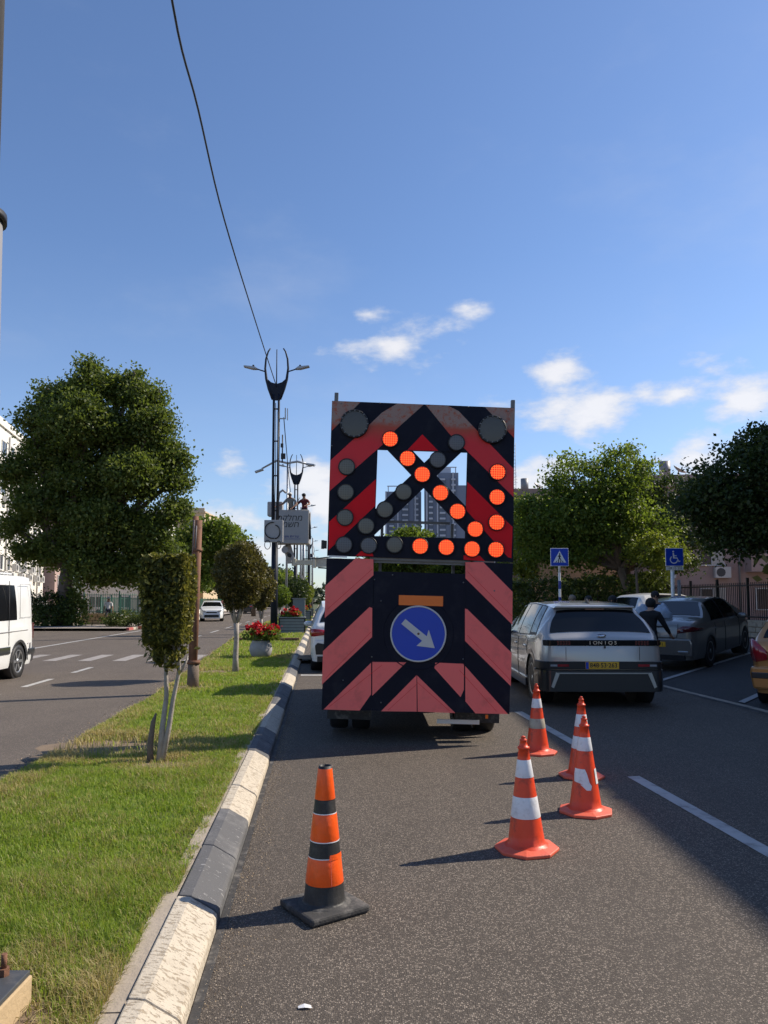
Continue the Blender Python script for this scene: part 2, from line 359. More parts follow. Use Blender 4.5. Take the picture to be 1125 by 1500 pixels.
class MB:
    def __init__(s): s.v = []; s.f = []; s.m = []; s.sm = []
    def add(s, vs, fs, mi=0, smooth=False):
        n = len(s.v); s.v += [tuple(q) for q in vs]; s.f += [tuple(i + n for i in f) for f in fs]
        s.m += [mi] * len(fs); s.sm += [smooth] * len(fs); return s
    def box(s, c, d, rot=None, mi=0):
        x, y, z = (q / 2 for q in d)
        vs = [Vector(q) for q in ((-x, -y, -z), (x, -y, -z), (x, y, -z), (-x, y, -z), (-x, -y, z), (x, -y, z), (x, y, z), (-x, y, z))]
        if rot is not None:
            mt_ = Euler(rot).to_matrix() if not isinstance(rot, Matrix) else rot
            vs = [mt_ @ q for q in vs]
        c = Vector(c)
        return s.add([q + c for q in vs], [(3, 2, 1, 0), (4, 5, 6, 7), (0, 1, 5, 4), (1, 2, 6, 5), (2, 3, 7, 6), (3, 0, 4, 7)], mi)
    def cyl(s, a, b, r0, r1=None, n=12, mi=0, caps=True, smooth=True):
        r1 = r0 if r1 is None else r1
        return s.tube([a, b], [r0, r1], n, mi, caps, smooth)
    def tube(s, pts, rs, n=8, mi=0, caps=True, smooth=True):
        pts = [Vector(q) for q in pts]
        if isinstance(rs, (int, float)): rs = [rs] * len(pts)
        vs = []; up = None
        for i, q in enumerate(pts):
            t = (pts[min(i + 1, len(pts) - 1)] - pts[max(i - 1, 0)]).normalized()
            if up is None: up = Vector((0, 1, 0)) if abs(t.y) < .9 else Vector((1, 0, 0))
            a = t.cross(up).normalized(); b = a.cross(t).normalized(); up = b
            for k in range(n):
                an = 2 * math.pi * k / n
                vs.append(q + (a * math.cos(an) + b * math.sin(an)) * rs[i])
        fs = [(i * n + k, i * n + (k + 1) % n, (i + 1) * n + (k + 1) % n, (i + 1) * n + k) for i in range(len(pts) - 1) for k in range(n)]
        s.add(vs, fs, mi, smooth)
        if caps:
            o = len(s.v) - len(vs)
            s.f += [tuple(o + k for k in range(n))[::-1], tuple(o + (len(pts) - 1) * n + k for k in range(n))]; s.m += [mi] * 2; s.sm += [False] * 2
        return s
    def lathe(s, prof, n=24, c=(0, 0, 0), mi=0, smooth=True, axis='Z', ph=0.0):
        vs = []; c = Vector(c)
        for r, z in prof:
            for k in range(n):
                a = 2 * math.pi * k / n + ph
                q = Vector((r * math.cos(a), r * math.sin(a), z))
                if axis == 'Y': q = Vector((q.x, z, q.y))
                if axis == 'X': q = Vector((z, q.x, q.y))
                vs.append(q + c)
        fs = [(i * n + k, i * n + (k + 1) % n, (i + 1) * n + (k + 1) % n, (i + 1) * n + k) for i in range(len(prof) - 1) for k in range(n)]
        if axis == 'Y': fs = [f[::-1] for f in fs]
        return s.add(vs, fs, mi, smooth)
    def prism(s, poly, y0, y1, plane='XZ', mi=0):
        """polygon in a plane extruded between y0 and y1 of the third axis"""
        def at(a, b, c): return {'XZ': (a, c, b), 'XY': (a, b, c), 'YZ': (c, a, b)}[plane]
        n = len(poly); vs = [at(a, b, y0) for a, b in poly] + [at(a, b, y1) for a, b in poly]
        fs = [tuple(range(n)), tuple(range(n, 2 * n))[::-1]] + [(i, i + n, (i + 1) % n + n, (i + 1) % n) for i in range(n)]
        return s.add(vs, fs, mi)
    def build(s, name, mats, parent=None, loc=None, bevel=0.0, fix=True, seg=2):
        me = bpy.data.meshes.new(name)
        me.from_pydata(s.v, [], s.f)
        me.polygons.foreach_set('material_index', s.m); me.polygons.foreach_set('use_smooth', s.sm)
        if fix:
            bm = bmesh.new(); bm.from_mesh(me); bmesh.ops.recalc_face_normals(bm, faces=bm.faces); bm.to_mesh(me); bm.free()
        for q in (mats if isinstance(mats, (list, tuple)) else [mats]): me.materials.append(M[q] if isinstance(q, str) else q)
        me.update()
        o = bpy.data.objects.new(name, me); col.objects.link(o)
        if parent is not None: adopt(o, parent)
        if loc is not None: o.location = loc
        if bevel:
            b = o.modifiers.new('bevel', 'BEVEL'); b.width = bevel; b.segments = seg; b.limit_method = 'ANGLE'; b.angle_limit = math.radians(40)
        return o
def inst(o, loc, parent=None, rot=None, name=None, mat_=None):
    """another object on the same mesh"""
    c = o.copy(); col.objects.link(c); c.location = loc
    if rot is not None: c.rotation_euler = rot
    if parent is not None: adopt(c, parent)
    return c
def quads(name, verts, mats, parent=None, mi=None):
    """verts: (N,k,3) array of separate k-gons, fast"""
    n, k = verts.shape[:2]
    me = bpy.data.meshes.new(name)
    me.vertices.add(n * k); me.vertices.foreach_set('co', verts.astype(np.float32).ravel())
    me.loops.add(n * k); me.loops.foreach_set('vertex_index', np.arange(n * k, dtype=np.int32))
    me.polygons.add(n); me.polygons.foreach_set('loop_start', np.arange(0, n * k, k, dtype=np.int32))
    if mi is not None: me.polygons.foreach_set('material_index', mi.astype(np.int32))
    for q in (mats if isinstance(mats, (list, tuple)) else [mats]): me.materials.append(M[q])
    me.update(calc_edges=True)
    o = bpy.data.objects.new(name, me); col.objects.link(o)
    if parent is not None: adopt(o, parent)
    return o
def sheet(name, pts, mat_, kind='structure', sub=None):
    b = MB(); b.add(pts, [tuple(range(len(pts)))]); o = b.build(name, mat_)
    return tag(o, kind=kind)
def text_mesh(name, body, size, mat_, parent, loc, rot=(math.pi / 2, 0, 0), ext=.002, align='CENTER', sx=1.0, bold=0.0, shear=0.0):
    cu = bpy.data.curves.new(name, 'FONT'); cu.body = body; cu.size = size; cu.extrude = ext; cu.align_x = align; cu.align_y = 'CENTER'; cu.offset = bold; cu.shear = shear
    cu.resolution_u = 3
    t = bpy.data.objects.new('tmp_text', cu); col.objects.link(t)
    bpy.context.view_layer.update()
    me = bpy.data.meshes.new_from_object(t.evaluated_get(bpy.context.evaluated_depsgraph_get()))
    bpy.data.objects.remove(t)
    me.materials.clear(); me.materials.append(M[mat_])
    o = bpy.data.objects.new(name, me); col.objects.link(o); adopt(o, parent); o.location = loc; o.rotation_euler = rot; o.scale = (sx, 1, 1)
    return o
rng = np.random.default_rng(7)
def leaf_quads(c, ln, wd, up=0.0):
    """leaf rhombi at centres c (N,3) with random facing"""
    n = len(c)
    a = rng.normal(size=(n, 3)); a[:, 2] += up; a /= np.linalg.norm(a, axis=1, keepdims=True)
    b = np.cross(a, rng.normal(size=(n, 3))); b /= np.linalg.norm(b, axis=1, keepdims=True)
    s = rng.uniform(.7, 1.3, (n, 1))
    a = a * ln * s / 2; b = b * wd * s / 2
    return np.stack([c - a, c + b, c + a, c - b], 1)
def crown_pts(lobes, clumps, per, clump_r, flat=.7, shell=.55):
    vol = np.array([l[3] * l[4] * l[5] for l in lobes]) ** .75; pr = vol / vol.sum()
    k = rng.choice(len(lobes), clumps, p=pr); L = np.array(lobes)[k]
    d = rng.normal(size=(clumps, 3)); d /= np.linalg.norm(d, axis=1, keepdims=True)
    r = (shell + (1 - shell) * rng.random((clumps, 1))) ** .8 * rng.uniform(.85, 1.08, (clumps, 1))
    cc = L[:, :3] + d * r * L[:, 3:6]
    cr = clump_r * rng.uniform(.5, 1.35, (clumps, 1, 1))
    off = rng.normal(size=(clumps, per, 3)) * cr * np.array([1, 1, flat]) * .55
    return (cc[:, None, :] + off).reshape(-1, 3)
def tree(name, base, lobes, mat_, label, clumps, per, leaf, clump_r, trunk_r=.2, trunk=None, bark='bark', group=None, cat='tree', fork=None):
    t = root(name, base, 0, label, cat, group)
    q = crown_pts(lobes, clumps, per, clump_r)
    q2 = crown_pts([(l[0], l[1], l[2], l[3] * 1.16, l[4] * 1.16, l[5] * 1.16) for l in lobes], max(8, clumps // 9), max(8, per // 3), clump_r * .8, shell=.92)
    q = np.concatenate([q, q2])
    quads('crown', leaf_quads(q, leaf, leaf * .62, .2), mat_, t)
    b = MB(); fork = fork or Vector((0, 0, min(l[2] - l[5] for l in lobes) + .2))
    tr = trunk or [Vector((0, 0, -.1)), Vector((.05, 0, fork.z * .5)), fork]
    b.tube(tr, [trunk_r * 1.25] + [trunk_r] * (len(tr) - 2) + [trunk_r * .8], 9)
    for l in lobes:
        e = Vector(l[:3]); mid = fork.lerp(e, .5) + Vector((random.uniform(-.2, .2), random.uniform(-.2, .2), -.15))
        b.tube([fork - Vector((0, 0, .1)), mid, e, e + Vector((random.uniform(-.3, .3) * l[3], random.uniform(-.3, .3) * l[4], l[5] * .6))], [trunk_r * .62, trunk_r * .42, trunk_r * .24, trunk_r * .06], 6)
        for _ in range(4):
            d = Vector((random.uniform(-1, 1) * l[3], random.uniform(-1, 1) * l[4], random.uniform(-.3, .8) * l[5])) * .75
            b.tube([mid.lerp(e, random.random()), e + d * .5, e + d], [trunk_r * .22, trunk_r * .12, trunk_r * .04], 5)
    b.build('trunk', bark, t, fix=False)
    return t
# ================================================================== the setting
random.seed(5)
def strip(name, t0, t1, s0, s1, z0, z1, mat_, n=1, parent=None):
    b = MB(); vs = []
    for i in range(n + 1):
        s = s0 + (s1 - s0) * i / n
        vs += [R(t0, s, z0), R(t1, s, z1)]
    b.add(vs, [(2 * i, 2 * i + 1, 2 * i + 3, 2 * i + 2) for i in range(n)])
    return b.build(name, mat_, parent)
b = MB(); b.add([(-900, -300, -.06), (900, -300, -.06), (900, 3500, -.06), (-900, 3500, -.06)], [(0, 1, 2, 3)])
tag(b.build('ground', 'drysoil'), kind='structure')
road = tag(strip('road', -.55, 6.42, -12, 500, 0, 0, 'road'), kind='structure')
froad = tag(strip('oncoming_road', -10.4, -.55, -12, 500, -.004, -.004, 'road2'), kind='structure')
side = tag(strip('side_street', -60, -10.4, 26, 40, -.006, -.006, 'road2'), kind='structure')
def park_z(t): return max(0.0, (t - 6.6) * .062)
b = MB(); b.add([R(6.42, -12, .0), R(6.62, -12, -.012), R(13.9, -12, park_z(13.9)), R(13.9, 60, park_z(13.9)), R(6.62, 60, -.012), R(6.42, 60, .0)], [(0, 1, 4, 5), (1, 2, 3, 4)])
parking = tag(b.build('parking_bays', 'park'), kind='structure')
# concrete channel with its broken tar joint between lane and bays
b = MB(); s = -8.0
while s < 44:
    L = random.uniform(1.6, 2.6)
    w = random.uniform(-.02, .02)
    b.add([R(6.40 + w, s, .004), R(6.53 + w, s, .003), R(6.53 - w, s + L - .03, .003), R(6.40 - w, s + L - .03, .004)], [(0, 1, 2, 3)]); s += L
b.build('drain_channel', 'concrete', road)
b = MB(); s = -8.0; w0 = 0
while s < 40:
    L = random.uniform(.4, 1.1); w1 = random.uniform(-.05, .05)
    b.add([R(6.30 + w0, s, .0045), R(6.37 + w0, s, .0045), R(6.37 + w1, s + L, .0045), R(6.30 + w1, s + L, .0045)], [(0, 1, 2, 3)]); s += L; w0 = w1
b.build('tar_joint', 'rubber_dusty', road)
# painted markings, each its own sheet 4 mm over the asphalt
def mark(name, parent, pts, m='line'):
    b = MB(); b.add(pts, [tuple(range(len(pts)))]); return b.build(name, m, parent)
def lane(parent, t, s0, s1, w=.12, z=.004, name='lane_line'):
    return mark(name, parent, [R(t, s0, z), R(t + w, s0 + .05, z), R(t + w, s1, z), R(t, s1 - .03, z)])
for s0, s1 in ((-8, -5.2), (-1.6, 1.2), (3.6, 7.0), (8.1, 11.0), (12.0, 15.0)): lane(road, 2.80, s0, s1)
for k in range(1, 12): lane(road, 2.86, 12 + k * 6, 15 + k * 6)
lane(road, 0, 0, 0) if False else None
mark('stop_line', road, [R(-.42, 16.2, .004), R(2.8, 16.2, .004), R(2.8, 16.45, .004), R(-.42, 16.45, .004)])
for k in range(8):
    t = -8.35 + k * .93
    mark('crossing_bar', froad, [R(t, 20.2, .0), R(t + .36, 20.2, .0), R(t + .36, 22.5, .0), R(t, 22.5, .0)], 'line_worn')
for k in range(7):
    t = -.2 + k * .93
    mark('crossing_bar', road, [R(t, 19.3, .004), R(t + .48, 19.3, .004), R(t + .48, 22.9, .004), R(t, 22.9, .004)])
for s0, s1 in ((2.6, 4.4), (6.2, 8.0), (10.0, 10.8), (11.9, 13.0), (14.1, 15.6), (16.9, 18.3)): lane(froad, -5.58, s0, s1, .12, .0)
for k in range(14): lane(froad, -5.6, 26 + k * 6, 29 + k * 6, .12, .0)
mark('edge_line', froad, [R(-9.75, 24.2, 0), R(-9.6, 24.2, 0), R(-9.6, 40.6, 0), R(-9.75, 40.6, 0)])
for k in range(-5, 10):
    s0 = 14.9 + k * 3.0
    dt, ds = 4.6, 4.6
    z0, z1 = .006, park_z(6.62 + dt) + .006
    mark('bay_line', parking, [R(6.64, s0, z0), R(6.64, s0 + .17, z0), R(6.64 + dt, s0 + ds + .17, z1), R(6.64 + dt, s0 + ds, z1)])
# left and right footways
for a, b_ in ((-12, 25.6), (40.6, 400)):
    tag(strip('pavement', -16, -10.53, a, b_, .12, .12, 'pavement'), kind='structure')
tag(strip('side_pavement', -60, -16, 40.6, 47, .118, .118, 'pavement'), kind='structure')
tag(strip('right_pavement', 14.25, 17.5, -12, 60, .45, .45, 'pavement'), kind='structure')
# ------------------------------------------------ median island
def tl(s): return -2.56 if s < 12 else -2.56 - (s - 12) * .048 if s < 36 else -3.71
b = MB(); vs = []; S = [-12 + i * 1.5 for i in range(9)] + [2 + i for i in range(60)] + [70, 100, 150, 300]
for s in S: vs += [R(tl(s), s, .10), R(-.72, s, .118)]
b.add(vs, [(2 * i, 2 * i + 1, 2 * i + 3, 2 * i + 2) for i in range(len(S) - 1)])
island = tag(b.build('median_ground', 'grass_base'), kind='structure')
kerb = tag(strip('kerb_bed', -.75, -.49, -12, 300, -.003, -.003, 'concrete'), kind='structure')
prof = [(-.50, -.02), (-.50, .055), (-.515, .072), (-.635, .140), (-.70, .145), (-.70, -.02)]
def kerb_stone(s0, s1, mat_, parent, prof=prof, wob=.004):
    b = MB(); n = len(prof); g = .006; dz = random.uniform(-wob, wob); dt = random.uniform(-wob, wob)
    vs = [R(t + dt, s, z + dz * (1 if z > 0 else 0)) for s in (s0 + g, s1 - g) for t, z in prof]
    b.add(vs, [tuple(range(n)), tuple(range(n, 2 * n))[::-1]] + [(i, (i + 1) % n, n + (i + 1) % n, n + i) for i in range(n)])
    return b.build('kerb_stone', mat_, parent, bevel=.008)
cuts = [(-1.0, 'w'), (.0, 'w'), (.95, 'w'), (1.9, 'w'), (2.87, 'w'), (3.84, 'b'), (4.62, 'b'), (5.41, 'w'), (6.1, 'w'), (6.8, 'w'), (7.48, 'b'), (8.16, 'b'), (8.84, 'w'), (9.8, 'w'), (10.81, 'b'), (12.1, 'b'), (13.38, 'w'), (14.4, 'w'), (15.4, 'b'), (16.4, 'b'), (17.4, 'w'), (18.4, 'w'), (19.4, 'w')]
c_ = 'b'; s = 20.4
while s < 70:
    cuts.append((s, c_)); cuts.append((s + 1, c_)); c_ = 'w' if c_ == 'b' else 'b'; s += 2
for (s0, c), (s1, _) in zip(cuts, cuts[1:]):
    kerb_stone(s0, s1, 'kerb_white' if c == 'w' else 'kerb_black', kerb)
b = MB()
for i in range(60):
    s0 = -10 + i * 1.6; b.add([R(-.79, s0, -.02), R(-.705, s0, -.02), R(-.705, s0, .134), R(-.79, s0, .132), R(-.79, s0 + 1.59, -.02), R(-.705, s0 + 1.59, -.02), R(-.705, s0 + 1.59, .134), R(-.79, s0 + 1.59, .132)],
        [(0, 1, 2, 3), (4, 7, 6, 5), (0, 4, 5, 1), (1, 5, 6, 2), (2, 6, 7, 3), (3, 7, 4, 0)])
b.build('kerb_backing', 'concrete', kerb)
b = MB(); b.add([R(-.495, -5, .004), R(-.455, -5, .004), R(-.46, 60, .004), R(-.495, 60, .004)], [(0, 1, 2, 3)]); b.build('tar_seam', 'rubber_dusty', kerb)
b = MB(); s = -6.0
while s < 60:
    L = random.uniform(.9, 1.1); a, c2 = tl(s), tl(s + L)
    b.add([R(a - .1, s, -.02), R(a, s, -.02), R(a, s, .095), R(a - .1, s, .075), R(c2 - .1, s + L - .01, -.02), R(c2, s + L - .01, -.02), R(c2, s + L - .01, .095), R(c2 - .1, s + L - .01, .075)],
        [(0, 1, 2, 3), (4, 7, 6, 5), (0, 4, 5, 1), (1, 5, 6, 2), (2, 6, 7, 3), (3, 7, 4, 0)]); s += L
b.build('edging_kerb', 'concrete', island)
# outer kerb of the oncoming side: red and white stones
okerb = tag(strip('outer_kerb_bed', -10.53, -10.38, -12, 25.4, -.002, -.002, 'concrete'), kind='structure')
oprof = [(-10.40, -.02), (-10.40, .13), (-10.55, .14), (-10.55, -.02)]
s = 14.6
while s < 25.0:
    kerb_stone(s, s + .9, 'kerb_red' if int((s - 14.6) / .9 + .5) % 2 else 'kerb_white', okerb, oprof); s += .9
s = 41.0; i = 0
while s < 74:
    kerb_stone(s, s + 1, 'kerb_red' if i % 2 == 0 and s < 52 else 'kerb_white', okerb, oprof); s += 1; i += 1
# low brown edging across the island
for s in (27.6,):
    b = MB(); b.add([R(-3.2, s, .08), R(-.78, s, .08), R(-.78, s + .25, .08), R(-3.2, s + .25, .08), R(-3.2, s, .24), R(-.78, s, .24), R(-.78, s + .25, .24), R(-3.2, s + .25, .24)],
        [(0, 1, 2, 3), (4, 5, 6, 7), (0, 1, 5, 4), (1, 2, 6, 5), (2, 3, 7, 6), (3, 0, 4, 7)])
    b.build('planter_edge', 'rust', island)

# bare earth and dry roots
def patch(name, cx, cy, rx, ry, z, mat_):
    b = MB(); n = 22; vs = [(cx, cy, z + .004)]
    for k in range(n):
        a = 2 * math.pi * k / n; r = random.uniform(.75, 1.12); vs.append((cx + rx * r * math.cos(a), cy + ry * r * math.sin(a), z))
    b.add(vs, [(0, k + 1, (k + 1) % n + 1) for k in range(n)]); return b.build(name, mat_, island)
BARE = [(-1.38, 2.50, .33, .55), (-2.75, 7.75, .80, .55), (-2.0, 6.9, .32, .22), (-3.6, 15.9, .4, .5), (-2.0, 20.0, .6, .7), (-3.4, 13.0, .4, .4)]
for cx, cy, rx, ry in BARE:
    f_ = (cx + BEND * cy - tl(cy)) / (-.72 - tl(cy)); patch('bare_soil', cx, cy, rx * 1.15, ry * 1.15, .1 + .018 * max(0, min(1, f_)) + .0015, 'soil')

# ------------------------------------------------ grass (countless blades: one stuff object)
def grass_field():
    out = []; mi = []
    for s0, s1, dens, hl, w in ((1.2, 4.2, 33000, .070, .0036), (4.2, 7.5, 17000, .062, .0046), (7.5, 12, 8500, .066, .0068), (12, 20, 2300, .08, .010), (20, 34, 560, .09, .022), (34, 70, 140, .1, .05)):
        area = (s1 - s0) * 2.2; n = int(area * dens)
        s = rng.uniform(s0, s1, n); tlv = np.array([tl(x) for x in s]); t = tlv - .03 + rng.random(n) * (np.where(s < 3.9, -.775, -.722) - tlv + .03)
        x = t - BEND * s; y = s
        patchy = np.sin(x * 3.1 + np.sin(y * 2.3) * 1.3) * np.sin(y * 2.7 + x * 1.9) + .6 * np.sin(x * 9.3 + y * 7.1) * np.sin(y * 8.3 - x * 5.2)
        keep = np.ones(n, bool); dryness = np.clip(.12 + .22 * patchy + .30 * (t < tlv + .30), .03, .7)
        edge = np.abs(t + .79) < .12; dryness = dryness + edge * .18
        for cx, cy, rx, ry in BARE:
            d = ((x - cx) / rx) ** 2 + ((y - cy) / ry) ** 2
            keep &= (rng.random(n) > np.clip(1.25 - d * .9, 0, .93)); dryness = np.where(d < 2.4, dryness + .45, dryness)
        big = (patchy < -.9); keep &= ~(big & (rng.random(n) < .45))
        x, y, t, dryness, patchy = x[keep], y[keep], t[keep], dryness[keep], patchy[keep]; n = len(x)
        h = hl * rng.uniform(.45, 1.25, n) * (1 + .30 * patchy); a = rng.uniform(0, 2 * np.pi, n); lean = rng.uniform(.05, .95, n)
        dirx, diry = np.cos(a), np.sin(a); px, py = -diry * w * .5, dirx * w * .5
        z0 = np.full(n, .108)
        base = np.stack([x, y, z0], 1); side_ = np.stack([px, py, np.zeros(n)], 1)
        mid = base + np.stack([dirx * h * lean * .35, diry * h * lean * .35, h * .6], 1)
        tip = base + np.stack([dirx * h * lean * 1.0, diry * h * lean * 1.0, h * (1.0 - .35 * lean)], 1)
        q1 = np.stack([base - side_, base + side_, mid + side_ * .8, mid - side_ * .8], 1)
        q2 = np.stack([mid - side_ * .8, mid + side_ * .8, tip + side_ * .1, tip - side_ * .1], 1)
        # share the joint vertices so that every blade is one island
        v = np.stack([base - side_, base + side_, mid + side_ * .8, tip, mid - side_ * .8], 1)
        out.append(v); mi.append((rng.random(n) < dryness).astype(int))
    return np.concatenate(out), np.concatenate(mi)
gv, gm = grass_field()
def blades(name, v, mi, mats):
    n = len(v); me = bpy.data.meshes.new(name)
    me.vertices.add(n * 5); me.vertices.foreach_set('co', v.astype(np.float32).ravel())
    idx = (np.arange(n, dtype=np.int32)[:, None] * 5 + np.array([0, 1, 2, 4, 4, 2, 3], np.int32)[None]).ravel()
    me.loops.add(n * 7); me.loops.foreach_set('vertex_index', idx)
    st = (np.arange(n, dtype=np.int32)[:, None] * 7 + np.array([0, 4], np.int32)[None]).ravel()
    me.polygons.add(n * 2); me.polygons.foreach_set('loop_start', st); me.polygons.foreach_set('material_index', np.repeat(mi, 2).astype(np.int32))
    for q in mats: me.materials.append(M[q])
    me.update(calc_edges=True); o = bpy.data.objects.new(name, me); col.objects.link(o); return o
tag(blades('lawn_grass', gv, gm, ['grass', 'grass_dry']), kind='stuff')
# dry roots and clippings at the pole foot
b = MB()
for k in range(170):
    cx, cy, rx, ry = BARE[0]; a = random.uniform(0, 6.28); r = random.uniform(.1, .9)
    p0 = Vector((cx + rx * r * math.cos(a), cy + ry * r * math.sin(a) + .05, .134)); an = random.uniform(0, 6.28); L = random.uniform(.04, .13)
    d = Vector((math.cos(an), math.sin(an), 0)); b.tube([p0, p0 + d * L * .5 + Vector((0, 0, random.uniform(.005, .03))), p0 + d * L + Vector((d.y, -d.x, 0)) * L * .3], [.0016, .0014, .0006], 4, caps=False)
tag(b.build('dry_roots', 'grass_dry', fix=False), kind='stuff')
n = 9000
s = rng.uniform(2, 26, n); tlv = np.array([tl(x) for x in s]); t = tlv - .1 - np.abs(rng.normal(0, .16, n))
c = np.stack([t - BEND * s, s, np.full(n, .002)], 1)
tag(quads('edge_sand', leaf_quads(c, .013, .011), ['dust', 'concrete'], None, (rng.random(n) < .3).astype(int)), kind='stuff')
# scattered grit and leaf crumbs on the asphalt along the kerb
n = 5200
s = rng.uniform(1.4, 11, n); t = -.47 + np.abs(rng.normal(0, .10, n)); z = np.full(n, .004)
c = np.stack([t - BEND * s, s, z], 1)
tag(quads('road_grit', leaf_quads(c, .006, .005), ['concrete', 'tan_block'], None, (rng.random(n) < .35).astype(int)), kind='stuff')
# ================================================================== arrow-board truck
YB = 8.55
ORG = Vector((.36, YB, .355)); ROLL = math.radians(1.7)
_cr, _sr = math.cos(ROLL), math.sin(ROLL)
def bl(u, v):
    """photo measure -> metres on the board plane (x right, z up from the board foot)"""
    q = P(u, v, YB) - ORG
    return (q.x * _cr - q.z * _sr, q.x * _sr + q.z * _cr)
def z1(x, y): return bl(460 + x / 3.516, 560 + y / 3.516)
def z2(x, y): return bl(460 + x / 3.516, 800 + y / 3.516)
truck = root('warning_truck', ORG, 0, 'work truck carrying a tall striped arrow board on its tail, seen from behind', 'truck', rot=(0, ROLL, math.radians(1.0)))
def plate(name, pts, mat_, y=0.0, th=.02, parent=None, bevel=0.0):
    b = MB(); b.prism(pts, y, y + th); return b.build(name, mat_, parent or truck, bevel=bevel)
TL, TR, BR, BL = z1(93, 97), z1(1035, 130), z1(1027, 925), z1(68, 893)
wTL, wTR, wBR, wBL = z1(328, 347), z1(790, 360), z1(778, 803), z1(312, 792)
# upper panel: four boards round the opening
for pts in ([TL, TR, wTR, wTL], [wTR, TR, BR, wBR], [wBL, wBR, BR, BL], [TL, wTL, wBL, BL]):
    plate('panel', pts, 'navy', 0, .03)
def arm(a, b_, w):
    a = Vector((a[0], 0, a[1])); b_ = Vector((b_[0], 0, b_[1])); d = (b_ - a).normalized(); n = Vector((-d.z, 0, d.x)) * w / 2
    return [(q.x, q.z) for q in (a + n, b_ + n, b_ - n, a - n)]
plate('cross_arm', arm(z1(352, 255), z1(850, 775), .208), 'navy', .006, .018)
plate('cross_arm', arm(z1(770, 285), z1(255, 775), .208), 'navy', .0085, .018)
def stripe(pts, mat_, y=-.0025): return plate('stripe', pts, mat_, y, .0022)
def Z1(*q): return [z1(*a) for a in q]
def Z2(*q): return [z2(*a) for a in q]
stripe(Z1((84, 405), (290, 215), (350, 157), (430, 109), (566, 114), (420, 245), (350, 325), (80, 562)), 'red_faded')
stripe(Z1((1030, 445), (1029, 590), (780, 345), (700, 268), (575, 116), (690, 120), (745, 147), (800, 205)), 'red_faded')
stripe(Z1((78, 720), (318, 500), (316, 636), (75, 866)), 'red')
stripe(Z1((790, 512), (1024, 745), (1018, 905), (1000, 900), (782, 655)), 'red')
stripe(Z1((93, 98), (240, 103), (91, 252)), 'red_faded'); stripe(Z1((880, 125), (1034, 131), (1032, 285)), 'red_faded')
stripe(Z1((558, 268), (640, 353), (480, 350)), 'red')
stripe(Z1((215, 894), (242, 870), (300, 878), (306, 896)), 'red'); stripe(Z1((770, 892), (855, 893), (880, 920), (772, 914)), 'red')
# warning lamps
def lamp(u, v, r, lens, depth=.03):
    x, z = bl(u, v)
    b = MB(); b.lathe([(r * 1.0, .0), (r * 1.08, -.002), (r * 1.08, -depth), (r * .96, -depth - .002), (r * .96, -depth + .004)], 28, axis='Y')
    h = b.build('warning_lamp', 'black', truck, loc=(x, -.003, z))
    b = MB(); b.lathe([(r * .98, 0), (r * .7, -.004), (r * .35, -.006), (.0005, -.0065)], 28, axis='Y')
    b.build('lens', lens, h, loc=(0, -depth + .003, 0))
    return h
R_ = .0905
LIT = [(571.5, 644), (596.8, 672.3), (618.4, 695.4), (644.9, 722.4), (669.9, 749.4), (695.8, 775.3), (728.8, 691.7), (727.9, 728.4), (727.3, 765.3), (726.2, 805.2), (691.2, 804.3), (653.4, 801.8), (615.3, 800.3)]
OFF = [(508, 684.6, 0), (506.6, 721.5, 0), (505.5, 758.5, 0), (504, 798.3, 1), (540, 799.2, 1), (577.7, 798.3, 0), (536.2, 770.8, 0), (563.8, 746.9, 0), (591, 721, 0), (641, 674, 1), (668.5, 648.7, 1)]
for u, v in LIT: lamp(u, v, R_, 'lit')
for u, v, g in OFF: lamp(u, v, R_, 'off_grey' if g else 'off')
for u, v in ((519.4, 622), (720.8, 629.4)):
    h = lamp(u, v, .152, 'biglamp', .045)
    b = MB(); b.box((0, 0, 0), (.02, .008, .012)); c0_ = b.build('clip', 'steel', h, loc=(.15, -.049, 0))
    for k in range(1, 16):
        a = k * math.pi / 8; inst(c0_, (.15 * math.cos(a), -.049, .15 * math.sin(a)), h, (0, -a, 0))
# posts and frame
for (x, y0, y1) in ((101, 50, 895), (1026, 84, 925)):
    a, c = z1(x, y0), z1(x if x < 500 else 1020, y1)
    b = MB(); b.box(((a[0] + c[0]) / 2, .055, (a[1] + c[1]) / 2), (.045, .045, a[1] - c[1])); b.build('post', 'steel', truck, bevel=.004)
b = MB()
for p_, q_, w, y in (((405, 692), (700, 706), .03, .5), ((310, 902), (785, 918), .05, .05), ((310, 920), (800, 935), .03, .09)):
    a, c = z1(*p_), z1(*q_); b.box(((a[0] + c[0]) / 2, y, (a[1] + c[1]) / 2), (c[0] - a[0] + .1, .04, w))
b.build('frame_rail', 'steel', truck)
b = MB()
for p_, q_ in (((355, 690), (352, 800)), ((737, 706), (735, 800)), ((343, 892), (343, 990)), ((742, 900), (742, 990))):
    a, c = z1(*p_), z1(*q_); b.box(((a[0] + c[0]) / 2, .5, (a[1] + c[1]) / 2), (.035, .035, a[1] - c[1]))
b.build('headboard_bar', 'steel', truck)
b = MB(); a, c = z1(78, 897), z1(170, 900); b.box(((a[0] + c[0]) / 2, -.012, (a[1] + c[1]) / 2), (c[0] - a[0], .02, .018)); b.build('latch_bar', 'white', truck)
b = MB(); a = z1(58, 835); b.box((a[0] - .01, .05, a[1]), (.05, .05, .09)); b.cyl((a[0] - .03, .05, a[1] - .05), (a[0] - .03, .05, a[1] + .05), .018); b.build('hinge', 'black', truck, bevel=.004)
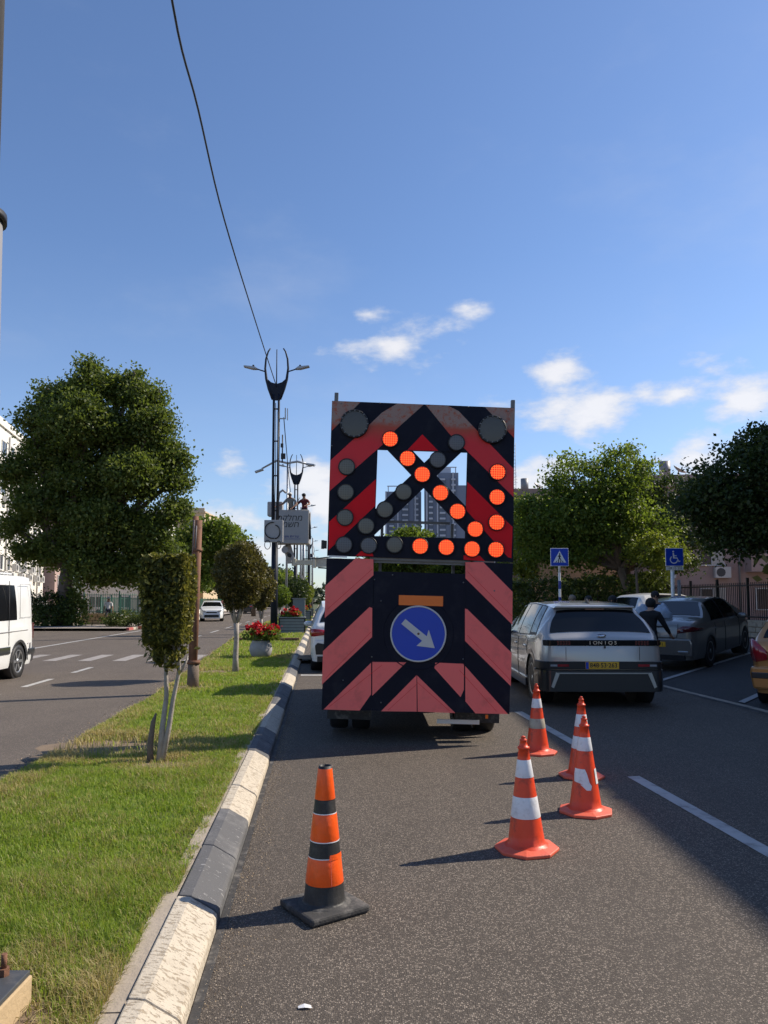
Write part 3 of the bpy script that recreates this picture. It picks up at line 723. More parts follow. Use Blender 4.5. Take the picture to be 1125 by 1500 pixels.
# lower panel: side boards, centre board and foot board with their seams
l0, l1, l2, l3 = z2(65, 62), z2(308, 68), z2(298, 592), z2(40, 842)
r0, r1, r2, r3 = z2(780, 80), z2(1026, 90), z2(1008, 866), z2(776, 604)
c0, c1 = z2(309, 130), z2(780, 143)
f0, f1 = z2(296, 846), z2(774, 858)
g = .0012
b = MB()
for q0, q1 in ((z2(309, 135), f0), (z2(780, 150), f1)):
    b.prism([(q0[0] - .03, q0[1]), (q0[0] + .03, q0[1]), (q1[0] + .03, q1[1] + .02), (q1[0] - .03, q1[1] + .02)], .0305, .05)
b.prism([(l2[0], l2[1] - .03), (r3[0], r3[1] - .03), (r3[0], r3[1] + .03), (l2[0], l2[1] + .03)], .052, .07)
b.build('backing_batten', 'navy', truck)
plate('panel', [l0, (l1[0] - g, l1[1]), (f0[0] - g, f0[1]), l3], 'navy', 0, .03)
plate('panel', [(r0[0] + g, r0[1]), r1, r2, (f1[0] + g, f1[1])], 'navy', 0, .03)
plate('panel', [(c0[0] + g, c0[1]), (c1[0] - g, c1[1]), (r3[0] - g, r3[1] + g), (l2[0] + g, l2[1] + g)], 'navy', 0, .03)
plate('panel', [(l2[0] + g, l2[1] - g), (r3[0] - g, r3[1] - g), (f1[0] - g, f1[1]), (f0[0] + g, f0[1])], 'navy', 0, .03)
for q in (((58, 205), (215, 62), (306, 68), (306, 150), (56, 370)), ((47, 540), (285, 314), (300, 318), (299, 468), (41, 712)),
          ((780, 82), (872, 82), (1024, 235), (1023, 405), (780, 165)), ((778, 322), (790, 325), (1019, 550), (1015, 722), (778, 488))):
    stripe(Z2(*q), 'pink')
stripe(Z2((50, 840), (294, 600), (294, 762), (235, 846)), 'pink'); stripe(Z2((300, 596), (475, 598), (300, 770)), 'pink')
stripe(Z2((345, 850), (528, 665), (529, 852)), 'pink'); stripe(Z2((534, 852), (531, 666), (728, 860)), 'pink')
stripe(Z2((625, 600), (768, 606), (773, 612), (772, 740), (755, 778), (620, 628)), 'pink'); stripe(Z2((779, 618), (1000, 866), (832, 862), (780, 800)), 'pink')
# thin creases in the sheeting
b = MB()
for p_, q_ in (((70, 325), (300, 118)), ((60, 680), (295, 440)), ((80, 825), (350, 612)), ((380, 845), (530, 710)), ((530, 700), (700, 850)), ((790, 130), (1020, 360)), ((790, 460), (1012, 690)), ((750, 640), (940, 850))):
    a, c = z2(*p_), z2(*q_); d = Vector((c[0] - a[0], 0, c[1] - a[1])); L = d.length
    b.box(((a[0] + c[0]) / 2, -.0028, (a[1] + c[1]) / 2), (L, .0012, .0035), (0, -math.atan2(d.z, d.x), 0))
b.build('crease', 'red', truck)
stripe(Z2((437, 252), (665, 258), (664, 310), (436, 303)), 'orange_reflector', -.006)
cx, cz = z2(537, 451)
b = MB(); b.lathe([(.405, 0), (.404, -.004), (.398, -.005), (.392, -.002), (.39, 0)], 48, axis='Y'); b.build('rim', 'navy', truck, loc=(cx, 0, cz))
b = MB(); b.lathe([(.0005, -.02), (.312, -.02), (.314, 0)], 48, axis='Y', smooth=False); disc = b.build('arrow_sign', 'bluesign', truck, loc=(cx, 0, cz))
b = MB(); b.lathe([(.300, -.0205), (.300, -.0225), (.318, -.0225), (.318, 0)], 48, axis='Y'); b.build('border', 'arrowwhite', disc)
ar = [z2(*q) for q in ((470, 375), (449, 400), (556, 487), (527, 513), (621, 525), (590, 430), (580, 464))]
b = MB(); b.prism([(x - cx, z - cz) for x, z in ar], -.0245, -.0205); b.build('arrow', 'arrowwhite', disc)
b = MB(); b.lathe([(.0005, -.028), (.012, -.027), (.014, -.0245)], 10, axis='Y'); b.build('bolt', 'rust', disc)
b = MB()
for x, y in ((88, 328), (78, 575)): pass
for q in (z1(140, 112), z1(340, 108), z1(795, 125), z1(1000, 147), z1(92, 328), z2(312, 172), z2(770, 187), z2(298, 570), z2(768, 582), z2(345, 282), z2(345, 805), z2(405, 148), z2(930, 230), z2(150, 690)):
    b.lathe([(.009, 0), (.008, -.005), (.0005, -.006)], 8, c=(q[0], -.001, q[1]), axis='Y')
b.build('rivets', 'steel', truck)
# chassis behind the board
T = lambda x, y, z: (x, y, z - ORG.z)
b = MB()
for x in (-.42, .42): b.box(T(x, 3.0, .62), (.09, 5.9, .16))
b.box(T(0, .25, .42), (2.0, .1, .14)); b.box(T(0, 1.2, .56), (1.9, .12, .1)); b.box(T(0, 2.6, .56), (1.9, .12, .1))
b.build('chassis', 'black', truck, bevel=.01)
b = MB(); b.box(T(0, 1.9, .80), (2.06, 3.6, .12)); b.build('flatbed', 'steel', truck, bevel=.01)
b = MB(); b.box(T(0, .95, .40), (1.6, .14, .14)); b.cyl(T(-.25, .95, .42), T(.25, .95, .42), .17, n=16); b.build('axle', 'black', truck)
def wheel(parent, loc, r, w, rim='alu', spokes=7, side_=1, hub=.62, style='spoke'):
    b = MB(); h = w / 2
    b.lathe([(r * .62, -h * .8), (r * .72, -h), (r * .93, -h), (r, -h * .7), (r, h * .7), (r * .93, h), (r * .72, h), (r * .62, h * .8), (r * .6, 0), (r * .62, -h * .8)], 32, axis='X')
    t = b.build('wheel', 'rubber', parent, loc=loc)
    b = MB(); o = side_ * h
    b.lathe([(r * .70, o * .95), (r * .66, o * .98), (r * .63, o * .55), (r * .60, o * .1), (.001, o * .1)], 32, axis='X', mi=1)
    b.lathe([(r * .70, o * .95), (r * .66, o * 1.0), (r * .62, o * .9)], 32, axis='X', mi=0)
    b.lathe([(r * .17, o * .3), (r * .17, o * .92), (.001, o * .95)], 12, axis='X', mi=0)
    for k in range(spokes):
        a = 2 * math.pi * k / spokes
        wd = r * (.17 if style == 'spoke' else .3)
        p0 = Vector((0, math.cos(a), math.sin(a))); q0 = Vector((0, -math.sin(a), math.cos(a)))
        c0_, c1_ = p0 * r * .12 + Vector((o * .82, 0, 0)), p0 * r * .65 + Vector((o * .9, 0, 0))
        vs = [c0_ + q0 * wd * .4, c0_ - q0 * wd * .4, c1_ - q0 * wd * .5, c1_ + q0 * wd * .5]
        vs += [x_ - Vector((o * .35, 0, 0)) for x_ in vs]
        b.add(vs, [(0, 1, 2, 3), (4, 7, 6, 5), (0, 4, 5, 1), (1, 5, 6, 2), (2, 6, 7, 3), (3, 7, 4, 0)], 0)
    b.build('rim', [rim, 'black'], t)
    return t
for x, sd in ((-.89, -1), (-.62, -1), (.62, 1), (.89, 1)): wheel(truck, T(x, .95, .37), .37, .22, 'steel', 6, sd)
for x, sd in ((-.86, -1), (.86, 1)): wheel(truck, T(x, 4.3, .37), .37, .22, 'steel', 6, sd)
for x in (-.76, .76):
    b = MB(); b.box(T(x, .48, .36), (.52, .02, .36)); b.build('mud_flap', 'rubber_dusty', truck)
b = MB(); b.tube([T(.25, .5, .42), T(.25, 1.6, .40), T(.30, 2.4, .45)], .045, 8); b.build('exhaust', 'steel', truck)
# little tipper cab, mostly hidden by the board
b = MB(); b.prism([(3.75, .55), (3.75, 1.92), (4.0, 1.97), (4.9, 1.95), (5.35, 1.35), (5.5, 1.2), (5.5, .45), (4.75, .45), (4.7, .8), (3.9, .8)], -.98, .98, 'YZ')
b = b.build('cab', 'whitecar', truck, loc=(0, 0, -ORG.z), bevel=.04)
b = MB(); b.box(T(0, 3.745, 1.55), (1.3, .02, .45)); b.build('rear_window', 'glass', truck)
for sx in (-1, 1):
    b = MB(); b.prism([(4.1, 1.3), (4.1, 1.85), (4.75, 1.85), (5.1, 1.3)], sx * .978, sx * .99, 'YZ'); b.build('side_window', 'glass', truck, loc=(0, 0, -ORG.z))
for sx in (-1, 1):
    b = MB(); b.box(T(sx * .80, .30, .40), (.26, .05, .1)); b.build('tail_lamp', 'redlamp_dark', truck, bevel=.01)
b = MB(); b.box(T(.52, .38, .20), (.5, .02, .05)); b.build('step', 'white', truck)
b = MB(); b.prism([(-.09, -.02), (.09, -.02), (.0, .0)], 0, .01); 
b = MB(); b.box(T(.80, .02, .32), (.03, .012, .04)); b.build('marker_lamp', 'orange_reflector', truck)

# ================================================================== traffic cones
def cone(px, y0, lab, foot_rot, bands, h=.725, lean=(0, 0), octa=True, body='cone_orange', dirty=False, cat='traffic cone', group='orange and white cones on the lane line'):
    c = root('traffic_cone', px, foot_rot, lab, cat, group)
    c.rotation_euler = (lean[0], lean[1], foot_rot)
    rb, rt = .118, .026
    def rr(z): return rb + (rt - rb) * (z - .05) / (h - .09)
    b = MB(); prof = [(rb + .03, .032), (rb + .012, .045)] + [(rr(z), z) for z in np.linspace(.055, h - .085, 12)]
    zt = h - .085
    prof += [(rr(zt) + .006, zt + .002), (rr(zt) + .006, zt + .014), (rr(zt) - .004, zt + .018), (.020, zt + .05), (.024, zt + .053), (.024, zt + .06), (.014, zt + .066), (.013, zt + .078), (.018, h - .01), (.010, h - .004), (.0, h)]
    b.lathe(prof, 32); b.build('cone_body', body, c)
    R8 = .205
    b = MB(); b.lathe([(0, .0), (R8, .0), (R8 + .003, .022), (R8 - .045, .034), (rb + .02, .040), (0, .04)], 8, smooth=False, ph=math.pi / 8); b.build('foot', 'cone_foot', c, bevel=.006)
    for z0, z1_, m_ in bands:
        b = MB(); b.lathe([(rr(z0) + .0012, z0), (rr(z0) + .0018, z0 + .002), (rr(z1_) + .0018, z1_ - .002), (rr(z1_) + .0012, z1_)], 32); b.build('band', m_, c)
    return c, rr
W = 'cone_band'
G_ = lambda u, v: G(u, v)
cone(Vector((.92, 4.97, 0)), 0, 'clean orange cone with two full white bands, nearest of the orange and white cones', .2, [(.465, .575, W), (.215, .345, W)], lean=(0, -.02))
k, rr = cone(Vector((1.53, 5.83, 0)), 0, 'orange cone with a torn white band hanging as a crooked patch on its lower half', .5, [(.465, .565, W)], lean=(0, .0))
# torn lower band: a crooked patch and a strip
def wrap(name, pts, rr, parent, mat_=W):
    b = MB(); vs = []; n = 8; rows = []
    for (a0, a1, z) in pts: rows.append([(rr(z) + .003) * Vector((math.cos(a0 + (a1 - a0) * i / n), math.sin(a0 + (a1 - a0) * i / n), 0)) + Vector((0, 0, z)) for i in range(n + 1)])
    for r_ in rows: vs += r_
    b.add(vs, [(j * (n + 1) + i, j * (n + 1) + i + 1, (j + 1) * (n + 1) + i + 1, (j + 1) * (n + 1) + i) for j in range(len(rows) - 1) for i in range(n)], 0, True)
    return b.build(name, mat_, parent)
A = -math.pi / 2 - .5 - .25
wrap('torn_band', [(A + .10, A + .42, .185), (A - .25, A + .52, .215), (A - 1.0, A + .35, .24), (A - 1.15, A + .18, .30), (A - 1.1, A - .0, .335)], rr, k)
wrap('torn_band', [(A + 1.0, A + 1.9, .225), (A + 1.0, A + 2.2, .335)], rr, k)
cone(Vector((1.80, 6.98, 0)), 0, 'orange cone mostly hidden behind the cone with the torn band', .1, [(.455, .565, W), (.26, .37, W)], lean=(0, .015))
k, rr = cone(Vector((1.62, 8.05, 0)), 0, 'dull orange cone with a grimy lower band, standing by the silver car and farthest back', .35, [(.475, .57, W), (.265, .365, 'cone_band_dirty')], lean=(.0, -.01))
# black cone with fluorescent bands
c = root('traffic_cone', (-.31, 4.03, 0), .62, 'black cone with three fluorescent orange bands on a square black foot', 'traffic cone')
h = .735; rb, rt = .108, .034
def rr2(z): return rb + (rt - rb) * (z - .05) / (h - .05)
b = MB(); b.lathe([(rb + .02, .04), (rb + .002, .052)] + [(rr2(z), z) for z in np.linspace(.06, h, 10)] + [(rt - .006, h), (rt - .008, h - .1)], 32); b.build('cone_body', 'rubber', c)
b = MB(); b.box((0, 0, .022), (.345, .345, .038)); b.build('foot', 'rubber_dusty', c, bevel=.012)
b = MB(); b.lathe([(rb + .03, .040), (rb + .024, .046), (rb, .05)], 32); b.build('collar', 'rubber_dusty', c)
for z0, z1_ in ((.567, .722), (.36, .495), (.145, .275)):
    b = MB(); b.lathe([(rr2(z0) + .0012, z0), (rr2(z0) + .002, z0 + .002), (rr2(z1_) + .002, z1_ - .002), (rr2(z1_) + .0012, z1_)], 36); b.build('band', 'cone_neon', c)
A = -math.pi / 2 - .62
wrap('band_flap', [(A + .35, A + 1.7, .272), (A + .4, A + 1.75, .298)], lambda z: rr2(z) + .001, c, 'cone_neon')
for z in (.278, .358, .497):
    b = MB(); b.lathe([(rr2(z) + .0022, z - .0025), (rr2(z) + .0028, z), (rr2(z) + .0022, z + .0025)], 36); b.build('band_edge', 'cone_band', c)
wrap('seam', [(A + .42, A + .46, .147), (A + .42, A + .46, .296)], lambda z: rr2(z) + .003, c, 'cone_foot')
# scrap of paper on the road
b = MB(); b.add([(-.026, -.008, .005), (.0, -.012, .010), (.028, -.006, .005), (.02, .010, .008), (-.005, .012, .013), (-.03, .006, .006)], [(0, 1, 4, 5), (1, 2, 3, 4)])
tag(b.build('paper_scrap', 'white', loc=(-.31, 3.08, 0)), 'small crumpled white scrap lying on the asphalt in front', 'litter')
# ================================================================== vehicles
def itp(keys, y):
    xs = [k[0] for k in keys]; vs = [k[1] for k in keys]
    if y <= xs[0]: return vs[0]
    for (a, va), (b_, vb) in zip(keys, keys[1:]):
        if y <= b_:
            f = (y - a) / (b_ - a) if b_ > a else 0
            return va + (vb - va) * f
    return vs[-1]
class Shape:
    def __init__(s, L, zr, zb, wb, wr, arches, ra, zbot, bulge=.03):
        s.L, s.zr, s.zb, s.wb, s.wr, s.arches, s.ra, s.zbot, s.bulge = L, zr, zb, wb, wr, arches, ra, zbot, bulge
    def bottom(s, y):
        z = s.zbot
        for c, r0 in s.arches:
            d = abs(y - c)
            if d < s.ra: z = max(z, r0 + math.sqrt(max(0, s.ra ** 2 - d * d)))
        return z
    def top(s, y): return itp(s.zr, y)
    def belt(s, y): return min(itp(s.zb, y), s.top(y) - .035)
    def side(s, y, k):                    # k 0..1 belt to roof edge
        zb, zt = s.belt(y), s.top(y) - .03
        wb, wr = itp(s.wb, y) * .975, itp(s.wr, y)
        gh = max(0., min(1., (zt - zb) / .35)); wr = wb * .97 * (1 - gh) + wr * gh
        x = wb + (wr - wb) * k + .025 * math.sin(math.pi * k) * gh
        return Vector((x, y, zb + (zt - zb) * k))
    def roofx(s, y, q):                   # q -1..1 across the top
        e = s.side(y, 1.0); zt = s.top(y)
        return Vector((e.x * q * 1.0, y, zt - (zt - e.z) * abs(q) ** 3.2))
    def section(s, y):
        zb, z0 = s.belt(y), s.bottom(y); w = itp(s.wb, y)
        low = min(z0, zb - .02)
        pts = []
        for f, ww in ((0, .955 if z0 <= s.zbot + .01 else .99), (.12, .985 if z0 <= s.zbot + .01 else .995), (.45, 1.0), (.72, .998), (.92, .985)):
            pts.append(Vector((w * ww, y, low + (zb - low) * f)))
        for k in (0, .25, .5, .75, 1.0): pts.append(s.side(y, k))
        for q in (.93, .8, .55, .28, 0): pts.append(s.roofx(y, q))
        return pts
    def body(s, parent, mat_, under='black'):
        ys = set([0.0, .03, .08, s.L, s.L - .03, s.L - .08])
        n = 46
        for i in range(n + 1): ys.add(s.L * i / n)
        for c, r0 in s.arches:
            for i in range(-8, 9): ys.add(c + s.ra * math.sin(i / 8 * math.pi / 2) * .999)
        for k in (s.zr, s.zb, s.wr, s.wb):
            for y, _ in k: ys.add(y)
        ys = sorted(y for y in ys if 0 <= y <= s.L); cl = []
        for y in ys:
            if not cl or y - cl[-1] > .008: cl.append(y)
        b = MB(); rows = []
        for y in cl:
            p = s.section(y); full = p + [Vector((-q.x, q.y, q.z)) for q in p[-2::-1]]
            rows.append(full)
        m = len(rows[0]); vs = [q for r_ in rows for q in r_]
        fs = [(i * m + j, i * m + j + 1, (i + 1) * m + j + 1, (i + 1) * m + j) for i in range(len(rows) - 1) for j in range(m - 1)]
        b.add(vs, fs, 0, True)
        N = len(rows)
        b.f += [tuple(range(m)), tuple((N - 1) * m + j for j in range(m))[::-1]]; b.m += [0, 0]; b.sm += [False, False]
        # underside, dark
        o = b.build('body', mat_, parent)
        me = o.data
        try: me.set_sharp_from_angle(angle=math.radians(42))
        except Exception: pass
        b = MB(); w = itp(s.wb, s.L / 2)
        b.box((0, s.L / 2, s.zbot + .06), (w * 1.5, s.L * .92, .1)); b.box((0, s.L / 2, s.zbot + .32), (w * 1.35, s.L * .86, .45))
        for c, r0 in s.arches:
            for sx in (-1, 1): b.cyl((sx * (w - .30), c, r0), (sx * (w - .03), c, r0), s.ra * .98, n=24)
        b.build('underbody', under, parent)
        return o
    def patch(s, name, y0b, y1b, y0t, y1t, parent, mat_='glass', k0=.06, k1=.95, sx=1, off=.006, n=7, m=5):
        b = MB(); vs = []
        for j in range(m + 1):
            k = k0 + (k1 - k0) * j / m; f = j / m
            for i in range(n + 1):
                y = (y0b + (y1b - y0b) * i / n) * (1 - f) + (y0t + (y1t - y0t) * i / n) * f
                p = s.side(y, k); vs.append((sx * (p.x + off), p.y, p.z + .002))
        b.add(vs, [(j * (n + 1) + i, j * (n + 1) + i + 1, (j + 1) * (n + 1) + i + 1, (j + 1) * (n + 1) + i) for j in range(m) for i in range(n)], 0, True)
        return b.build(name, mat_, parent)
    def screen(s, name, y0, y1, q0, q1, parent, mat_='glass', off=.007, n=8, m=6):
        b = MB(); vs = []
        for j in range(m + 1):
            f = j / m; y = y0 + (y1 - y0) * f; qq = q0 + (q1 - q0) * f
            sl = (s.top(y + .02) - s.top(y - .02)) / .04; nn = Vector((0, -sl, 1)).normalized() * off
            for i in range(n + 1):
                vs.append(s.roofx(y, -qq + 2 * qq * i / n) + nn)
        b.add(vs, [(j * (n + 1) + i, j * (n + 1) + i + 1, (j + 1) * (n + 1) + i + 1, (j + 1) * (n + 1) + i) for j in range(m) for i in range(n)], 0, True)
        return b.build(name, mat_, parent)
    def seam(s, y, parent, sx=1, top=.03, slant=0):
        b = MB(); z0 = s.bottom(y) + .05
        p = [Vector((sx * (itp(s.wb, y) * f + .003), y + slant * i / 3, z0 + (s.belt(y) - top - z0) * g_)) for i, (f, g_) in enumerate(((.98, 0), (1.0, .45), (.998, .75), (.98, 1.0)))]
        b.tube(p, .006, 5); b.build('door_seam', 'black', parent)
def handle(parent, x, y, z, sx, mat_):
    b = MB(); b.box((sx * x, y, z), (.035, .2, .035)); b.build('door_handle', mat_, parent, bevel=.01)
def mirror(parent, x, y, z, sx, mat_):
    b = MB(); b.lathe([(.0, -.06), (.07, -.055), (.1, 0), (.085, .07), (.0, .11)], 14, c=(0, 0, 0), axis='Y')
    o = b.build('door_mirror', mat_, parent, loc=(sx * (x + .13), y, z)); o.scale = (1.15, .8, .72)
    b = MB(); b.box((sx * (x + .04), y + .03, z - .04), (.14, .05, .04)); b.build('mirror_arm', 'black', parent)
def number_plate(parent, loc, txt, w=.5, h=.11, rx=0.0):
    b = MB(); b.box((0, 0, 0), (w, .012, h)); o = b.build('number_plate', 'plate', parent, loc=loc, bevel=.003); o.rotation_euler = (rx, 0, 0)
    b = MB(); b.box((-w / 2 + .025, -.0075, 0), (.042, .003, h * .92)); b.build('country_strip', 'bluesign', o)
    text_mesh('plate_text', txt, h * .86, 'black', o, (.02, -.008, 0), ext=.001, sx=.98, bold=.001)
    return o

# ---- silver electric hatchback, rear view
def silver_hatch():
    c = root('parked_car', Vector((3.28, 11.35, 0)), math.radians(-.8), 'silver angular hatchback seen from behind in the lane right of the arrow board', 'car')
    s = Shape(4.63,
        [(0, 1.00), (.03, 1.05), (.10, 1.10), (.20, 1.20), (.46, 1.485), (.56, 1.53), (.9, 1.57), (1.6, 1.60), (2.3, 1.59), (2.75, 1.53), (3.1, 1.40), (3.75, 1.07), (4.3, .93), (4.55, .82), (4.63, .70)],
        [(0, .92), (.3, 1.06), (1.0, 1.03), (3.0, .98), (3.7, .96), (4.63, .78)],
        [(0, .80), (.04, .855), (.12, .90), (.35, .935), (.9, .945), (3.6, .945), (4.2, .90), (4.5, .82), (4.63, .72)],
        [(0, .72), (.2, .70), (.5, .64), (1.2, .665), (2.6, .665), (3.1, .70), (3.7, .8), (4.63, .6)],
        [(.80, .36), (3.80, .36)], .40, .24)
    s.body(c, 'silver')
    s.screen('rear_window', .135, .44, .95, .90, c)
    # spoiler lip, fin
    b = MB()
    for sx in (0,):
        b.prism([(-.64, 0), (.64, 0), (.60, .035), (-.60, .035)], -.05, .22, 'XZ'); 
    b.build('spoiler', 'silver', c, loc=(0, .44, 1.485), bevel=.012)
    b = MB(); b.prism([(.75, 1.555), (.98, 1.565), (.93, 1.60), (.88, 1.635)], -.012, .012, 'YZ'); b.build('roof_fin', 'black', c)
    b = MB(); b.box((0, .425, 1.47), (.3, .02, .018)); b.build('brake_lamp', 'redlamp_dark', c)
    for sx in (-1, 1):
        s.patch('window_surround', .46, 3.18, .72, 2.74, c, 'black', sx=sx, k0=.03, k1=.98, off=.003, n=16)
        s.patch('side_window', 1.0, 1.95, 1.08, 1.93, c, sx=sx); s.patch('side_window', 2.02, 3.1, 2.0, 2.72, c, sx=sx); s.patch('quarter_window', .50, .93, .74, 1.0, c, sx=sx, k0=.12)
        s.seam(1.98, c, sx); s.seam(1.12, c, sx, slant=-.1); s.seam(3.05, c, sx)
        handle(c, .945, 1.25, .86, sx, 'silver'); handle(c, .945, 2.2, .86, sx, 'silver')
        # dark arch and sill trim
        b = MB()
        for yc in (.80, 3.80):
            for i in range(14):
                a0, a1 = math.pi * i / 14, math.pi * (i + 1) / 14
                w0 = itp(s.wb, yc + .43 * math.cos(a0)) + .004; w1 = itp(s.wb, yc + .43 * math.cos(a1)) + .004
                q = [(sx * w0, yc + .40 * math.cos(a0), .36 + .40 * math.sin(a0)), (sx * w1, yc + .40 * math.cos(a1), .36 + .40 * math.sin(a1)), (sx * w1, yc + .47 * math.cos(a1), .36 + .47 * math.sin(a1)), (sx * w0, yc + .47 * math.cos(a0), .36 + .47 * math.sin(a0))]
                b.add(q, [(0, 1, 2, 3)])
        b.box((sx * .93, 2.3, .27), (.05, 2.2, .13)); b.build('arch_trim', 'darkcar', c)
        mirror(c, .9, 3.0, 1.03, sx, 'silver')
    # rear face
    def bar(name, pts, mat_, depth=.012, parent=c, yy=0.0, wid=None):
        return None
    half = [(0, 0), (.4, 0), (.7, 0), (.785, .0), (.81, .007), (.835, .025), (.855, .042), (.872, .07), (.888, .098), (.90, .122), (.912, .18), (.925, .27), (.936, .36)]
    def wrap_panel(name, z0, z1_, ymax, d, mat_, xmax=9, k=1.0):
        path = [(x, y) for x, y in half if y <= ymax and x <= xmax]
        if xmax < 9: path.append((xmax, 0))
        pts = []
        for i, (x, y) in enumerate(path):
            a_, b_ = path[max(i - 1, 0)], path[min(i + 1, len(path) - 1)]
            t_ = Vector((b_[0] - a_[0], b_[1] - a_[1])).normalized(); pts.append((x * k + t_.y * d, y - t_.x * d, x * k, y))
        full = [(-x, y, -u_, v_) for x, y, u_, v_ in pts[:0:-1]] + pts
        b = MB(); vs = []
        for x, y, u_, v_ in full:
            vs += [(x, y, z0 + .008), (x, y, z1_ - .008), (x * .4 + u_ * .6, y * .4 + v_ * .6, z0), (x * .4 + u_ * .6, y * .4 + v_ * .6, z1_), (u_ * .97, v_ + .02, z0), (u_ * .97, v_ + .02, z1_)]
        fs = []
        for i in range(len(full) - 1):
            p_, q_ = i * 6, i * 6 + 6
            fs += [(p_, q_, q_ + 1, p_ + 1), (p_ + 1, q_ + 1, q_ + 3, p_ + 3), (p_ + 3, q_ + 3, q_ + 5, p_ + 5), (p_ + 2, q_ + 2, q_, p_), (p_ + 4, q_ + 4, q_ + 2, p_ + 2)]
        b.add(vs, fs, 0, True); o = b.build(name, mat_, c)
        try: o.data.set_sharp_from_angle(angle=math.radians(40))
        except Exception: pass
        return o
    wrap_panel('light_bar', .925, 1.012, .08, .012, 'glass')
    wrap_panel('bumper', .572, .692, .36, .024, 'black')
    wrap_panel('bumper_skirt', .24, .568, .36, .032, 'darkcar')
    wrap_panel('skid_trim', .505, .535, .0, .042, 'alu', .70)
    for sx in (-1, 1):
        b = MB(); b.prism([(sx * .71, .535), (sx * .66, .505), (sx * .745, .30), (sx * .785, .32)], -.044, -.028, 'XZ'); b.build('skid_corner', 'alu', c)
        b = MB(); b.box((sx * .60, -.027, .635), (.17, .02, .035)); b.build('fog_lamp', 'redlamp', c)
        b = MB(); b.box((sx * .74, -.022, .635), (.10, .03, .03)); b.build('reflector', 'clearlamp', c)
        for k in range(5):
            for j in range(2):
                b = MB(); b.box((sx * (.50 + k * .042), -.0125, .950 + j * .036), (.03, .01, .028)); b.build('lamp_pixel', 'redlamp_dark', c)
        b = MB(); b.box((sx * .55, -.001, .81), (.006, .006, .2)); b.build('gap', 'black', c)
    for i, ch in enumerate('IONIQ5'):
        text_mesh('badge_letter', ch, .075, 'chrome', c, (-.19 + i * .076, -.0145, .968), sx=1.15)
    b = MB(); b.lathe([(.0, -.012), (.05, -.010), (.052, 0)], 16, axis='Y'); o = b.build('emblem', 'chrome', c, loc=(-.0, .035, 1.075)); o.scale = (1.3, 1, .6); o.rotation_euler = (math.radians(-55), 0, 0)
    b = MB(); b.box((.03, -.02, .905), (.02, .012, .035)); b.build('camera_pod', 'black', c)
    number_plate(c, (-.02, -.032, .635), '848·53·263', .50, .108)
    for y in (.80, 3.80):
        for sx in (-1, 1): wheel(c, (sx * .80, y, .36), .36, .25, 'alu', 5, sx, style='wide')
    return c
silver_hatch()

